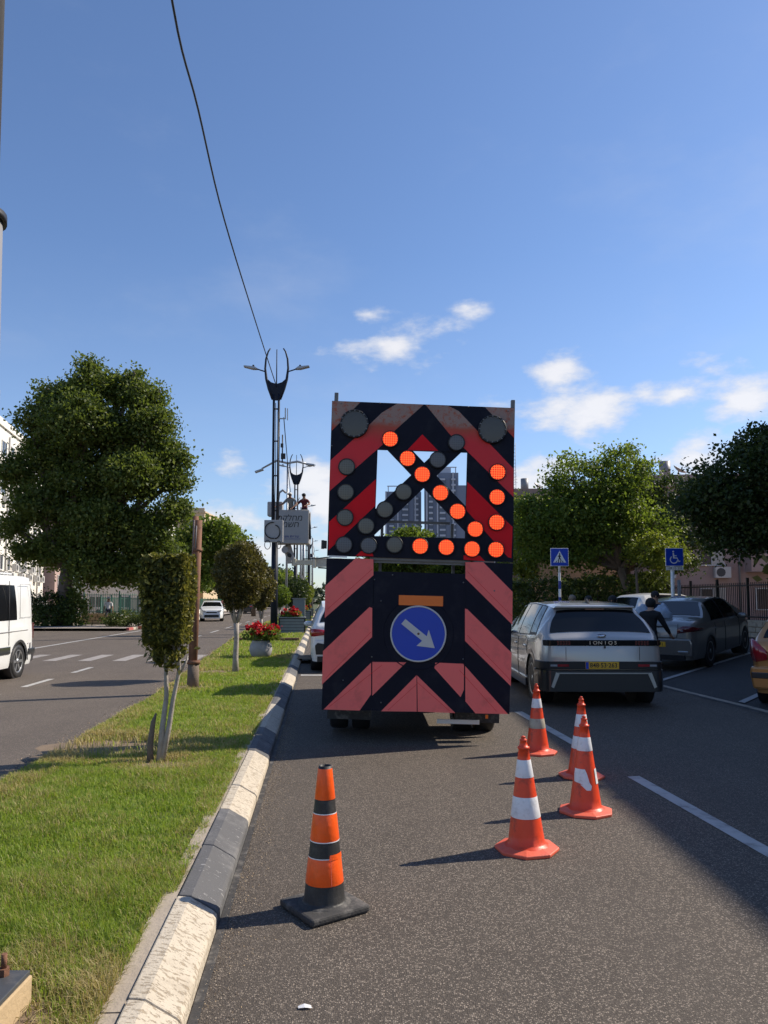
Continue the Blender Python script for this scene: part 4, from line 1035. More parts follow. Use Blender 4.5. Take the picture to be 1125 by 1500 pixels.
# ---- generic four-door shapes
def side_set(s, c, paint_, w, panes, hy, mz, seams, my):
    for sx in (-1, 1):
        s.patch('window_surround', panes[0][0] - .05, panes[-1][1] + .05, panes[0][2] - .02, panes[-1][3] + .03, c, 'black', sx=sx, k0=.04, k1=.97, off=.003, n=16)
        for i, (a, b_, a2, b2) in enumerate(panes): s.patch('side_window', a, b_, a2, b2, c, sx=sx, k0=.08, k1=.93)
        for y in seams: s.seam(y, c, sx)
        for y in hy: handle(c, w, y, mz - .13, sx, paint_)
        mirror(c, w - .04, my, mz + .03, sx, paint_)
def grey_sedan():
    hd = -math.radians(41)
    c = root('parked_car', Vector((6.02, 16.75, .12)), 0, 'grey saloon with its boot towards the street and bags piled on the boot lid', 'car', rot=(math.radians(3.2), 0, hd))
    s = Shape(4.52,
        [(0, .88), (.04, .96), (.14, 1.02), (.30, 1.06), (.72, 1.095), (.95, 1.20), (1.38, 1.40), (1.7, 1.455), (2.2, 1.475), (2.6, 1.45), (2.95, 1.37), (3.6, 1.03), (4.1, .92), (4.42, .78), (4.52, .62)],
        [(0, .82), (.3, .97), (1.2, .96), (2.8, .93), (3.6, .90), (4.52, .62)],
        [(0, .70), (.05, .78), (.18, .85), (.5, .885), (1.2, .89), (3.4, .89), (4.0, .85), (4.35, .74), (4.52, .6)],
        [(0, .6), (.72, .72), (1.4, .575), (2.0, .60), (2.6, .60), (3.1, .66), (3.6, .76), (4.52, .6)],
        [(.98, .31), (3.62, .31)], .355, .2)
    s.body(c, 'greycar')
    s.screen('rear_window', .78, 1.36, .93, .9, c); s.screen('windscreen', 3.55, 2.7, .95, .9, c)
    side_set(s, c, 'greycar', .89, [(1.12, 1.98, 1.42, 1.96), (2.04, 3.2, 2.02, 2.72)], (1.35, 2.3), .93, (1.3, 2.0, 3.1), 3.05)
    for sx in (-1, 1):
        b = MB()
        # wraparound tail lamp
        vs = []
        for q, y in ((.50, -.012), (.62, -.006), (.72, .02), (.80, .10), (.86, .24), (.895, .42)):
            f = (q - .5) / .395
            vs += [(sx * q, y - .004, .775 + .05 * f), (sx * (q + (.004)), y - .004, .885 + .06 * math.sin(f * 3) - .03 * f * f)]
        b.add(vs, [(2 * i, 2 * i + 1, 2 * i + 3, 2 * i + 2) for i in range(5)], 0, True); o = b.build('tail_lamp', 'redlamp_dark', c)
        so = o.modifiers.new('s', 'SOLIDIFY'); so.thickness = .03; so.offset = 0
        b = MB(); b.box((sx * .60, -.03, .835), (.06, .02, .03)); b.build('reverse_lamp', 'clearlamp', c)
        b = MB(); b.box((sx * .62, -.05, .38), (.22, .05, .05)); b.build('bumper_reflector', 'alu', c, bevel=.015)
        b = MB(); b.tube([(sx * .52, -.006, .98), (sx * .50, -.012, .80), (sx * .48, -.02, .68)], .006, 5); b.build('boot_seam', 'black', c)
    b = MB(); b.prism([(-.78, .66), (.78, .66), (.82, .56), (.80, .28), (-.80, .28), (-.82, .56)], -.055, .12, 'XZ'); b.build('bumper', 'greycar', c, bevel=.03)
    b = MB(); b.box((0, -.04, .255), (1.3, .06, .11)); b.build('diffuser', 'black', c)
    b = MB(); b.tube([(-.46, -.03, .685), (0, -.035, .68), (.46, -.03, .685)], .007, 5); b.build('boot_edge', 'black', c)
    b = MB(); b.box((0, -.008, .915), (.42, .02, .03)); b.build('boot_garnish', 'black', c)
    number_plate(c, (0, -.062, .535), '10·883·71', .50, .11)
    for y in (.98, 3.62):
        for sx in (-1, 1): wheel(c, (sx * .77, y, .31), .315, .2, 'alu', 10, sx)
    return c
sedan = grey_sedan()
def gold_hatch():
    hd = -math.radians(40)
    c = root('parked_car', Vector((6.20, 10.95, .02)), 0, 'gold small hatchback cut by the picture edge, red tail lamp on its rear corner', 'car', rot=(math.radians(2), 0, hd))
    s = Shape(4.0,
        [(0, .93), (.03, .98), (.12, 1.05), (.42, 1.38), (.55, 1.43), (1.2, 1.47), (1.9, 1.46), (2.4, 1.34), (3.1, 1.02), (3.7, .88), (4.0, .6)],
        [(0, .9), (.4, .97), (2.4, .92), (3.1, .90), (4.0, .6)],
        [(0, .72), (.05, .79), (.2, .85), (.5, .875), (3.0, .875), (3.6, .8), (4.0, .6)],
        [(0, .66), (.4, .60), (1.0, .62), (2.2, .62), (3.1, .74), (4.0, .6)],
        [(.66, .30), (3.2, .30)], .35, .2)
    s.body(c, 'goldcar'); s.screen('rear_window', .10, .40, .90, .86, c); s.screen('windscreen', 3.05, 2.35, .94, .9, c)
    side_set(s, c, 'goldcar', .875, [(.62, 1.35, .72, 1.33), (1.42, 2.7, 1.40, 2.2)], (.95, 1.7), .93, (1.38, 2.5), 2.6)
    for sx in (-1, 1):
        b = MB(); vs = []
        for q, y, zt, zb_ in ((.58, -.006, .82, .70), (.66, .0, .90, .68), (.735, .03, .97, .66), (.80, .10, 1.0, .68), (.85, .2, .99, .76), (.872, .32, .94, .86)):
            vs += [(sx * (q + .012), y - .012, zb_), (sx * (q + .012), y - .012, zt)]
        b.add(vs, [(2 * i, 2 * i + 1, 2 * i + 3, 2 * i + 2) for i in range(5)], 0, True); o = b.build('tail_lamp', 'redlamp', c)
        so = o.modifiers.new('s', 'SOLIDIFY'); so.thickness = .03; so.offset = 0
    b = MB(); b.prism([(-.82, .60), (.82, .60), (.84, .5), (.80, .26), (-.80, .26), (-.84, .5)], -.06, .12, 'XZ'); b.build('bumper', 'goldcar', c, bevel=.035)
    b = MB(); b.box((0, -.062, .47), (1.62, .03, .09)); b.build('bumper_strip', 'darkcar', c, bevel=.012)
    number_plate(c, (0, -.01, .74), '62·415·58', .50, .11)
    for y in (.66, 3.2):
        for sx in (-1, 1): wheel(c, (sx * .77, y, .30), .305, .19, 'alu', 8, sx)
gold_hatch()
def suv(label, loc, rz, paint_, L=4.35, group=None, name='parked_car', front=False, rear_extra=True):
    c = root(name, loc, rz, label, 'car', group)
    s = Shape(L,
        [(0, 1.0), (.04, 1.06), (.12, 1.12), (.40, 1.48), (.55, 1.56), (1.2, 1.62), (2.1, 1.60), (2.55, 1.50), (3.2, 1.12), (3.9, 1.0), (L - .08, .86), (L, .6)],
        [(0, .95), (.5, 1.05), (2.6, 1.0), (3.2, .98), (L, .6)],
        [(0, .78), (.05, .84), (.2, .895), (.6, .91), (3.3, .91), (3.9, .86), (L, .66)],
        [(0, .7), (.4, .64), (1.0, .655), (2.2, .655), (3.2, .78), (L, .66)],
        [(.78, .34), (3.42, .34)], .39, .24)
    s.body(c, paint_); s.screen('rear_window', .13, .39, .9, .88, c); s.screen('windscreen', 3.12, 2.5, .95, .9, c)
    side_set(s, c, paint_, .91, [(.95, 1.72, 1.02, 1.70), (1.8, 2.85, 1.78, 2.38)], (1.0, 2.0), .98, (1.0, 1.75, 2.75), 2.72)
    for sx in (-1, 1):
        b = MB(); vs = []
        for q, y, zt, zb_ in ((.50, -.010, .93, .84), (.68, -.002, .96, .82), (.80, .03, .97, .80), (.86, .10, .97, .80), (.9, .24, .95, .84)):
            vs += [(sx * (q + .012), y - .012, zb_), (sx * (q + .012), y - .012, zt)]
        b.add(vs, [(2 * i, 2 * i + 1, 2 * i + 3, 2 * i + 2) for i in range(4)], 0, True); o = b.build('tail_lamp', 'redlamp', c)
        so = o.modifiers.new('s', 'SOLIDIFY'); so.thickness = .03; so.offset = 0
        b = MB(); b.prism([(sx * .50, .62), (sx * .74, .66), (sx * .80, .60), (sx * .78, .40), (sx * .55, .40)], -.055, -.02, 'XZ'); b.build('bumper_vent', 'black', c, bevel=.01)
        b = MB(); b.prism([(sx * .42, .74), (sx * .74, .80), (sx * .76, .88), (sx * .48, .84)], L - .10, L + .005, 'XZ'); b.build('headlamp', 'clearlamp', c)
    b = MB(); b.prism([(-.80, .72), (.80, .72), (.85, .55), (.78, .30), (-.78, .30), (-.85, .55)], -.035, .12, 'XZ'); b.build('bumper', paint_, c, bevel=.03)
    b = MB(); b.box((0, -.03, .30), (1.5, .06, .12)); b.box((0, L - .02, .42), (1.1, .08, .2)); b.box((0, L - .03, .70), (.8, .06, .1)); b.build('lower_trim', 'black', c)
    for y in (.78, 3.42):
        for sx in (-1, 1): wheel(c, (sx * .79, y, .34), .345, .22, 'alu', 6, sx)
    return c
suv('white crossover ahead of the truck, only its left flank and tail lamp showing', R(.68, 17.0), HEAD, 'whitecar')
ow = suv('white car coming towards us on the oncoming road, seen between topiary and rusty pipes', R(-8.95, 62.5), HEAD + math.pi + .12, 'whitecar')
suv('pale car roof showing behind the group of people and the hedge edge', Vector((8.1, 26.0, .25)), -math.radians(70), 'whitecar')
# a row of traffic beyond the truck
q = suv('silver car in the queue far up the street behind the lift truck', R(.75, 44), HEAD, 'silver')
copy_tree(q, loc=R(.8, 52), label='silver car last in the queue far up the street')
suv('dark parked car far up the oncoming road beside the green fence', R(-9.2, 92), HEAD, 'darkcar')

# ---- white panel van on the oncoming road (front out of frame)
def van():
    L = 4.98
    c = root('panel_van', R(-7.28, 16.6), HEAD + math.pi, 'white van driving past on the oncoming road, its tail at the picture edge', 'van')
    s = Shape(L,
        [(0, 1.95), (.04, 2.06), (.12, 2.12), (.5, 2.15), (3.3, 2.14), (3.6, 2.05), (4.25, 1.35), (4.8, 1.1), (4.98, .7)],
        [(0, 1.13), (4.2, 1.10), (4.98, .66)],
        [(0, .86), (.05, .93), (.15, .965), (.4, .98), (4.0, .98), (4.7, .88), (4.98, .7)],
        [(0, .80), (.15, .86), (3.4, .84), (4.25, .85), (4.98, .7)],
        [(.86, .34), (3.95, .34)], .40, .24)
    s.body(c, 'vanwhite'); s.screen('windscreen', 4.2, 3.55, .95, .9, c)
    for sx in (-1, 1):
        s.patch('side_window', .98, 2.70, 1.02, 2.66, c, sx=sx, k0=.08, k1=.80); s.patch('door_window', 2.85, 4.0, 2.85, 3.5, c, sx=sx, k0=.04, k1=.7)
        b = MB(); b.box((sx * .985, 1.55, .58), (.03, 2.0, .12)) if False else None
        b.box((sx * .982, 2.4, .60), (.03, 2.1, .15)); b.box((sx * .985, .22, .52), (.03, .34, .12)); b.build('rubbing_strip', 'darkcar', c, bevel=.01)
        b = MB(); b.tube([(sx * .984, .45, .98), (sx * .986, 2.75, .96)], .010, 5); b.build('slide_rail', 'greybox', c)
        b = MB(); b.tube([(sx * .955, 1.42, 2.0), (sx * .975, 1.42, 1.2), (sx * .985, 1.42, .7)], .007, 5); b.build('panel_seam', 'black', c)
        b = MB(); b.tube([(sx * .945, .30, 1.95), (sx * .972, .22, 1.25), (sx * .972, .86, 1.25), (sx * .945, .84, 1.95), (sx * .945, .30, 1.95)], .006, 5); b.build('panel_recess', 'greybox', c)
        b = MB(); b.tube([(sx * .968, .35, .70), (sx * .985, .45, .68)], .01, 5); b.box((sx * .90, .0, .95), (.06, .05, .34)); b.build('tail_lamp', 'redlamp_dark', c, bevel=.012)
        mirror(c, .95, 3.85, 1.25, sx, 'black')
        b = MB(); yc = .86
        for i in range(14):
            a0, a1 = math.pi * i / 14, math.pi * (i + 1) / 14
            b.add([(sx * .986, yc + .395 * math.cos(a0), .34 + .395 * math.sin(a0)), (sx * .986, yc + .395 * math.cos(a1), .34 + .395 * math.sin(a1)), (sx * .99, yc + .45 * math.cos(a1), .34 + .45 * math.sin(a1)), (sx * .99, yc + .45 * math.cos(a0), .34 + .45 * math.sin(a0))], [(0, 1, 2, 3)])
        b.build('arch_trim', 'darkcar', c)
        b = MB(); b.box((sx * .992, .30, .62), (.01, .05, .16)); b.build('badge', 'greybox', c)
    b = MB(); b.prism([(-.90, .62), (.90, .62), (.95, .5), (.92, .28), (-.92, .28), (-.95, .5)], -.07, .12, 'XZ'); b.build('bumper', 'darkcar', c, bevel=.03)
    b = MB(); b.box((0, -.005, 1.55), (1.4, .02, .6)); b.build('rear_window', 'glass', c)
    b = MB(); b.box((0, 1.9, 2.165), (1.5, 2.2, .03)); b.build('roof_rack', 'vanwhite', c, bevel=.01)
    for y in (.86, 3.95):
        for sx in (-1, 1): wheel(c, (sx * .86, y, .34), .345, .22, 'alu', 6, sx)
van()
# ================================================================== people
def skinned(chains, radii):
    """chains: list of lists of names; radii: name -> (point, radius). one skin surface, evaluated to a mesh"""
    names = []; idx = {}; vs = []; rs = []; es = []
    for ch in chains:
        for nme in ch:
            if nme not in idx: idx[nme] = len(vs); vs.append(radii[nme][0]); rs.append(radii[nme][1])
        es += [(idx[a], idx[b]) for a, b in zip(ch, ch[1:])]
    me = bpy.data.meshes.new('tmp'); me.from_pydata([tuple(v) for v in vs], es, [])
    o = bpy.data.objects.new('tmp', me); col.objects.link(o)
    sk = o.modifiers.new('skin', 'SKIN'); sk.use_smooth_shade = True
    lay = me.skin_vertices[0].data if me.skin_vertices else None
    if lay is None:
        me.attributes; lay = me.skin_vertices.new().data if hasattr(me.skin_vertices, 'new') else None
    for i, r in enumerate(rs):
        lay[i].radius = (r, r) if not isinstance(r, tuple) else r
    lay[0].use_root = True
    su = o.modifiers.new('sub', 'SUBSURF'); su.levels = 1; su.render_levels = 1
    bpy.context.view_layer.update()
    m2 = bpy.data.meshes.new_from_object(o.evaluated_get(bpy.context.evaluated_depsgraph_get()))
    bpy.data.objects.remove(o); bpy.data.meshes.remove(me)
    return m2
V = Vector
def person(loc, rz, label, top, legs, skin='skin', shoes='black', hair='hair_dark', scale=1.0, larm=None, rarm=None, step=0.0, lean=0.0, head_turn=0.0, shorts=False, sleeves=False, cap=None, cap_brim=True, group=None, hood=False, vest=None, beard=False, name='person'):
    t = root(name, loc, rz, label, 'person', group); t.scale = (scale,) * 3
    ln = lean
    def up(x, y, z): return V((x, y + max(0, z - .95) * ln, z - max(0, z - .95) * abs(ln) * .25))
    J = {'pel': (up(0, 0, .96), (.145, .11)), 'wai': (up(0, .01, 1.10), (.135, .10)), 'che': (up(0, .0, 1.30), (.165, .115)), 'upc': (up(0, -.01, 1.42), (.13, .09)), 'nek': (up(0, .0, 1.50), (.055, .055)), 'hd0': (up(0, .015, 1.56), (.072, .085)), 'hd1': (up(0, .015, 1.66), (.082, .098)), 'hd2': (up(0, .005, 1.735), (.06, .075))}
    la = larm or [V((-.235, -.02, 1.12)), V((-.25, .06, .88))]; ra_ = rarm or [V((.235, -.02, 1.12)), V((.25, .06, .88))]
    chains = [['pel', 'wai', 'che', 'upc', 'nek', 'hd0', 'hd1', 'hd2']]
    for sg, k, A_ in ((-1, 'L', la), (1, 'R', ra_)):
        sh = up(sg * .175, -.01, 1.405); el, ha = A_
        if ln: el = V((el.x, el.y, el.z)); ha = V((ha.x, ha.y, ha.z))
        J['sh' + k] = (sh, .075); J['um' + k] = (sh.lerp(el, .5), .066); J['el' + k] = (el, .054); J['fo' + k] = (el.lerp(ha, .5), .048); J['wr' + k] = (ha, .026)
        d = (ha - el).normalized(); J['pa' + k] = (ha + d * .06, (.036, .02))
        chains.append(['upc', 'sh' + k, 'um' + k, 'el' + k, 'fo' + k, 'wr' + k, 'pa' + k])
        side_v = d.cross(V((0, 1, 0.2))).normalized() if abs(d.y) < .9 else V((1, 0, 0))
        for f in range(4):
            off = side_v * (f - 1.5) * .019; Lf = (.062, .072, .068, .052)[f]
            J[f'f{f}a' + k] = (ha + d * .085 + off, .0095); J[f'f{f}b' + k] = (ha + d * (.085 + Lf * .6) + off + V((0, .012, -.004)), .0085); J[f'f{f}c' + k] = (ha + d * (.085 + Lf) + off + V((0, .03, -.01)), .007)
            chains.append(['pa' + k, f'f{f}a' + k, f'f{f}b' + k, f'f{f}c' + k])
        J['tha' + k] = (ha + d * .035 + side_v * -.035 * 1 + V((0, .015, 0)), .011); J['thb' + k] = (ha + d * .075 + side_v * -.055 + V((0, .03, 0)), .009)
        chains.append(['wr' + k, 'tha' + k, 'thb' + k])
        st = step * sg
        J['hi' + k] = (V((sg * .095, 0, .90)), .092); J['th' + k] = (V((sg * .10, st * .18, .72)), .085); J['kn' + k] = (V((sg * .10, st * .30 + .02, .50)), .058); J['ca' + k] = (V((sg * .10, st * .30 - .02, .34)), .056); J['an' + k] = (V((sg * .10, st * .36 - .04, .09)), .036)
        J['he' + k] = (V((sg * .10, st * .36 - .03, .045)), .04); J['to' + k] = (V((sg * .115, st * .36 + .13, .035)), (.042, .03))
        chains.append(['pel', 'hi' + k, 'th' + k, 'kn' + k, 'ca' + k, 'an' + k, 'he' + k, 'to' + k])
    me = skinned(chains, J)
    mats = [top, legs, skin, shoes]
    for q in mats: me.materials.append(M[q])
    keys = list(J); pts = np.array([tuple(J[k][0]) for k in keys])
    def region(k, z):
        if k[:2] in ('hd', 'ne') : return 2
        if k[:2] in ('pa', 'wr', 'f0', 'f1', 'f2', 'f3', 'th') and k[:3] in ('tha', 'thb') or k[:2] in ('pa', 'wr', 'f0', 'f1', 'f2', 'f3'): return 2
        if k[:2] in ('el', 'fo'): return 0 if sleeves else 2
        if k[:2] in ('he', 'to'): return 3
        if k[:2] in ('ca', 'an', 'kn'): return (2 if k[:2] != 'kn' or True else 1) if shorts else 1
        if k[:2] in ('hi', 'th') or k == 'pel': return 1
        return 0
    mi = []
    for p in me.polygons:
        c = np.array(p.center); k = keys[int(((pts - c) ** 2).sum(1).argmin())]; mi.append(region(k, c[2]))
    me.polygons.foreach_set('material_index', mi); me.polygons.foreach_set('use_smooth', [True] * len(mi))
    b = bpy.data.objects.new('body', me); col.objects.link(b); adopt(b, t)
    hc = up(0, .012, 1.655)
    # nose, ears, hair
    m_ = MB(); m_.lathe([(0, -.02), (.012, -.012), (.014, .0), (0, .03)], 8, c=hc + V((0, .098, -.005))); m_.build('nose', skin, t)
    for sg in (-1, 1):
        m_ = MB(); m_.lathe([(0, -.03), (.014, -.01), (.016, .01), (0, .03)], 8, c=hc + V((sg * .083, -.005, -.005))); m_.build('ear', skin, t)
        m_ = MB(); m_.lathe([(0, -.010), (.011, 0), (0, .010)], 8, c=hc + V((sg * .032, .088, .018))); m_.build('eye', 'black', t)
    m_ = MB(); m_.box(hc + V((0, .092, -.052)), (.045, .008, .009)); m_.build('mouth', 'cloth_darkred', t)
    def dome(r, ry, rz_, z0, c, a0=-.15):
        pr = []
        for i in range(8):
            a = a0 + (math.pi / 2 - a0) * i / 7; pr.append((r * math.cos(a), rz_ * math.sin(a)))
        q = MB(); q.lathe(pr, 18); q.v = [(x + c.x, y * ry / r + c.y, z + c.z + z0) for x, y, z in q.v]; return q
    if cap:
        q = dome(.100, .118, .10, .02, hc)
        if cap_brim: q.lathe([(.07, .03), (.10, .025), (.001, .035)], 12, c=hc + V((0, .10, 0)))
        q.build('cap', cap, t)
        dome(.092, .108, .06, -.01, hc + V((0, -.016, 0)), -.6).build('hair', hair, t)
    elif hood:
        q = dome(.108, .128, .115, .0, hc + V((0, -.012, 0)), -1.2); q.build('head_scarf', top, t)
    elif hair:
        dome(.094, .112, .092, .012, hc + V((0, -.014, .0)), -.75).build('hair', hair, t)
    if beard:
        m_ = MB(); m_.lathe([(0, -.07), (.05, -.05), (.07, 0), (.04, .03)], 12, c=hc + V((0, .035, -.06))); m_.build('beard', hair, t)
    return t
# the two in the basket
BK = V((-4.55, 36.6, 5.12))
person(BK + V((.02, -.1, .04)), math.radians(172), 'worker in white cap and grey shirt leaning on the basket rim', 'cloth_grey', 'cloth_navy', 'skin_tan', larm=[V((-.34, .26, 1.12)), V((-.18, .48, .92))], rarm=[V((.36, .24, 1.15)), V((.58, .42, 1.02))], lean=.40, cap='cloth_white', scale=1.0)
person(BK + V((.66, .05, .0)), math.radians(168), 'worker in dark cap and dark red vest at the right end of the basket', 'cloth_darkred', 'cloth_navy', 'skin_tan', larm=[V((-.30, .16, 1.20)), V((-.22, .44, 1.10))], rarm=[V((.32, .16, 1.20)), V((.30, .46, 1.10))], lean=.22, cap='cloth_black')
# people at the saloon's boot
person(Vector((5.28, 15.0, .02)), math.radians(-40), 'person in black with a covered head reaching towards the saloon boot', 'cloth_black', 'cloth_black', 'skin', larm=[V((-.26, .12, 1.15)), V((-.14, .40, 1.05))], rarm=[V((.28, .14, 1.14)), V((.30, .38, .96))], lean=.12, hood=True, sleeves=True, scale=.94)
person(Vector((6.30, 17.55, .10)), math.radians(170), 'man in a dark jacket and skullcap with head bowed over the bags', 'cloth_navy', 'cloth_black', 'skin', larm=[V((-.30, .14, 1.16)), V((-.10, .36, 1.05))], rarm=[V((.30, .14, 1.16)), V((.10, .36, 1.05))], lean=.15, sleeves=True, scale=.99, cap='cloth_black', cap_brim=False)
person(Vector((4.98, 16.4, .0)), math.radians(150), 'bearded man in a dark top between the silver car and the saloon', 'cloth_black', 'cloth_black', 'skin', sleeves=True, scale=.97, beard=True, cap='cloth_black', cap_brim=False)
person(Vector((4.86, 17.9, .0)), math.radians(175), 'person in a red top with brown hair behind the silver car roof', 'cloth_red', 'cloth_navy', 'skin', sleeves=True, scale=.98, hair='hair_dark')
person(Vector((4.85, 19.4, .0)), math.radians(-20), 'person with short fair hair, only the head showing over the silver car roof', 'cloth_grey', 'cloth_navy', 'skin', sleeves=True, scale=1.0, hair='hair_grey')
# walkers
gp = G(158, 916, .12)
person(Vector((gp.x, gp.y, .12)), math.radians(195), 'man in a pale sleeveless shirt, shorts and sun hat walking past the stone wall', 'cloth_white', 'cloth_navy', 'skin_tan', step=.7, shorts=True, cap='cloth_white', scale=.97)
person(R(-11.5, 88, .12), math.radians(10), 'far walker in a pink top and black trousers beside the green fence', 'cloth_pink', 'cloth_black', 'skin', step=.6, hair='hair_dark')

# ================================================================== lift truck with its basket
lt = root('lift_truck', R(1.35, 39.5), HEAD, 'lift truck behind the arrow board, its pale boom reaching left to the basket', 'truck')
b = MB(); b.box((0, 0, .75), (2.1, 6.4, .16)); b.box((0, -.2, .55), (.9, 6.0, .2)); b.build('chassis', 'steel', lt, bevel=.02)
b = MB(); b.prism([(2.0, .5), (2.0, 2.35), (2.2, 2.45), (3.4, 2.35), (3.75, 1.4), (3.75, .5)], -1.05, 1.05, 'YZ'); b.build('cab', 'whitecar', lt, bevel=.05)
b = MB(); b.box((0, 1.985, 1.75), (1.5, .02, .55)); b.build('rear_window', 'glass', lt)
b = MB(); b.cyl((0, -.9, .83), (0, -.9, 2.3), .34, .26, 16); b.build('turret', 'cream', lt)
for y in (-2.1, 2.9):
    for sx in (-1, 1): wheel(lt, (sx * .9, y, .42), .42, .26, 'steel', 6, sx)
for sx in (-1, 1):
    for y in (-2.9, 1.2):
        b = MB(); b.box((sx * 1.12, y, .5), (.12, .14, .9)); b.box((sx * 1.12, y, .04), (.34, .34, .06)); b.build('outrigger', 'cream', lt, bevel=.01)
mi_ = Matrix.Translation(lt.location) @ Euler((0, 0, HEAD)).to_matrix().to_4x4(); inv = mi_.inverted()
def LT(x, y, z): return inv @ Vector((x, y, z))
tip = P(428, 824, 36.9); hinge = P(500, 824, 37.4)
b = MB()
def beam(b, a, c, w, h):
    a, c = Vector(a), Vector(c); d = c - a; mt_ = d.to_track_quat('X', 'Z').to_matrix(); b.box((a + c) / 2, (d.length, w, h), mt_)
hp = P(462, 824, 37.0)
beam(b, LT(*tip), LT(*hp), .22, .24); b.build('boom_inner', 'cream', lt, bevel=.02)
b = MB(); beam(b, LT(*hp), LT(*hinge), .32, .42); b.build('boom_outer', 'cream', lt, bevel=.02)
b = MB(); beam(b, LT(hp.x - .12, hp.y, hp.z), LT(hp.x + .02, hp.y, hp.z), .40, .52); b.build('boom_collar', 'cream', lt, bevel=.02)
b = MB(); beam(b, LT(tip.x, tip.y, tip.z + .02), LT(tip.x + .18, tip.y, tip.z), .30, .36); b.build('boom_tip', 'cream', lt, bevel=.02)
b = MB(); b.tube([LT(hp.x - .6, hp.y - .14, hp.z + .16), LT(hp.x + .2, hp.y - .2, hp.z + .20), LT(hp.x + .9, hp.y - .2, hp.z + .28)], .03, 6); b.tube([LT(hp.x + .15, hp.y - .18, hp.z - .26), LT(hp.x + .8, hp.y - .18, hp.z - .30)], .035, 6); b.build('hydraulic_hose', 'black', lt)
b = MB(); b.tube([LT(hinge.x, hinge.y, hinge.z), lt.matrix_world.to_3x3() @ Vector((0, -.9, 2.3)) if False else Vector((0, -.9, 2.3))], .2, 10); b.build('boom_lower', 'cream', lt)
# elbow and platform mount
e0 = P(420, 806, 36.6)
b = MB(); beam(b, LT(tip.x - .02, tip.y, tip.z), LT(e0.x, e0.y, e0.z + .25), .26, .34); b.cyl(LT(e0.x - .05, e0.y - .3, e0.z), LT(e0.x - .05, e0.y + .3, e0.z), .17, n=14)
b.build('elbow', 'greybox', lt, bevel=.02)
b = MB(); b.cyl(LT(e0.x + .15, e0.y - .22, e0.z - .25), LT(e0.x + .15, e0.y + .1, e0.z - .25), .1, n=12); b.build('pivot', 'black', lt)
# basket: part of the lift truck
B0, B1 = P(402, 796, 36.1), P(452, 748, 36.1)
bw, bh = B1.x - B0.x, B1.z - B0.z; bx, bz = (B0.x + B1.x) / 2, B0.z
bk = MB(); th = .04
for c_, d in (((0, -.5, bh / 2), (bw, th, bh)), ((0, .5, bh / 2), (bw, th, bh)), ((-bw / 2, 0, bh / 2), (th, 1.0 - th, bh)), ((bw / 2, 0, bh / 2), (th, 1.0 - th, bh)), ((0, 0, .03), (bw - th, 1 - th, .06))):
    q = LT(bx + c_[0], 36.6 + c_[1], bz + c_[2]); bk.box(q, d, (0, 0, -HEAD))
basket = bk.build('basket', 'greybox', lt, bevel=.01)
b = MB(); pts = [(bx - bw / 2, 36.1), (bx + bw / 2, 36.1), (bx + bw / 2, 37.1), (bx - bw / 2, 37.1), (bx - bw / 2, 36.1)]
b.tube([LT(x, y, bz + bh + .01) for x, y in pts], .03, 8); b.build('rim', 'greybox', basket)
b = MB(); q0, q1 = P(392, 748, 36.6), P(408, 730, 36.6); b.box(LT((q0.x + q1.x) / 2 + .08, 36.9, bz + bh + .16), (.75, .5, .72), (0, 0, -HEAD)); b.build('control_box', 'greybox', basket, bevel=.05)
b = MB(); q0 = P(453, 752, 36.2); q1 = P(454, 790, 36.2); b.tube([LT(q0.x, 36.2, q0.z), LT(q1.x, 36.2, q1.z)], .06, 8); b.build('hose', 'black', basket)
b = MB(); b.tube([LT(*P(406, 745, 36.5)), LT(*P(409, 722, 36.5)), LT(*P(414, 718, 36.5)), LT(*P(419, 722, 36.5))], .06, 7); b.build('handle_hoop', 'greybox', basket)
def hebrew(s): return s[::-1]
yf = 36.1 - .026
for body_, u, v, sz in (('מחלקת', 424, 759, .40), ('חשמל', 422.5, 768.5, .40), ('עיריית אש', 427, 786, .17)):
    q = P(u, v, yf); text_mesh('lettering', hebrew(body_), sz, 'bluesign_dark' if sz < .2 else 'black', basket, LT(q.x, yf, q.z), rot=(math.pi / 2, 0, -HEAD), shear=.15, ext=.003)
b = MB(); q = P(427, 789.5, yf); b.box(LT(q.x, yf, q.z), (.85, .006, .016), (0, 0, -HEAD)); b.build('underline', 'bluesign_dark', basket)
# bags on the saloon boot
def bag(x, y, z, s, lab):
    r0 = random.Random(int(x * 100)); bm = bmesh.new(); bmesh.ops.create_icosphere(bm, subdivisions=4, radius=.2)
    ph = [r0.uniform(0, 6.28) for _ in range(6)]
    for v in bm.verts:
        d = v.co.normalized(); f = 1 + .10 * math.sin(d.x * 3 + ph[0]) + .08 * math.sin(d.y * 4 + d.z * 3 + ph[1]) + .035 * math.sin(d.x * 9 + d.z * 6 + ph[2]) + .02 * math.sin(d.y * 14 - d.x * 9 + ph[3])
        v.co = Vector((d.x * f * .21 * (1 - .35 * max(0, d.z)), d.y * f * .17, max(-.105, d.z * f * .24) + .105))
    me = bpy.data.meshes.new('plastic_bag'); bm.to_mesh(me); bm.free(); me.materials.append(M['bag']); me.polygons.foreach_set('use_smooth', [True] * len(me.polygons))
    o = bpy.data.objects.new('plastic_bag', me); col.objects.link(o); o.location = (x, y, z); o.scale = (s, s, s); tag(o, lab, 'bag', 'plastic bags on the saloon boot')
h = Euler((math.radians(3.2), 0, -math.radians(41))).to_matrix()
for (lx, ly, lz, s, lab) in ((-.42, .36, 1.05, .95, 'blue tinted carrier bag on the saloon boot nearest the person in black'), (.02, .42, 1.06, .95, 'whitish carrier bag on the saloon boot in front of its rear window')):
    q = sedan.location + h @ Vector((lx, ly, lz)); bag(q.x, q.y, q.z, s, lab)
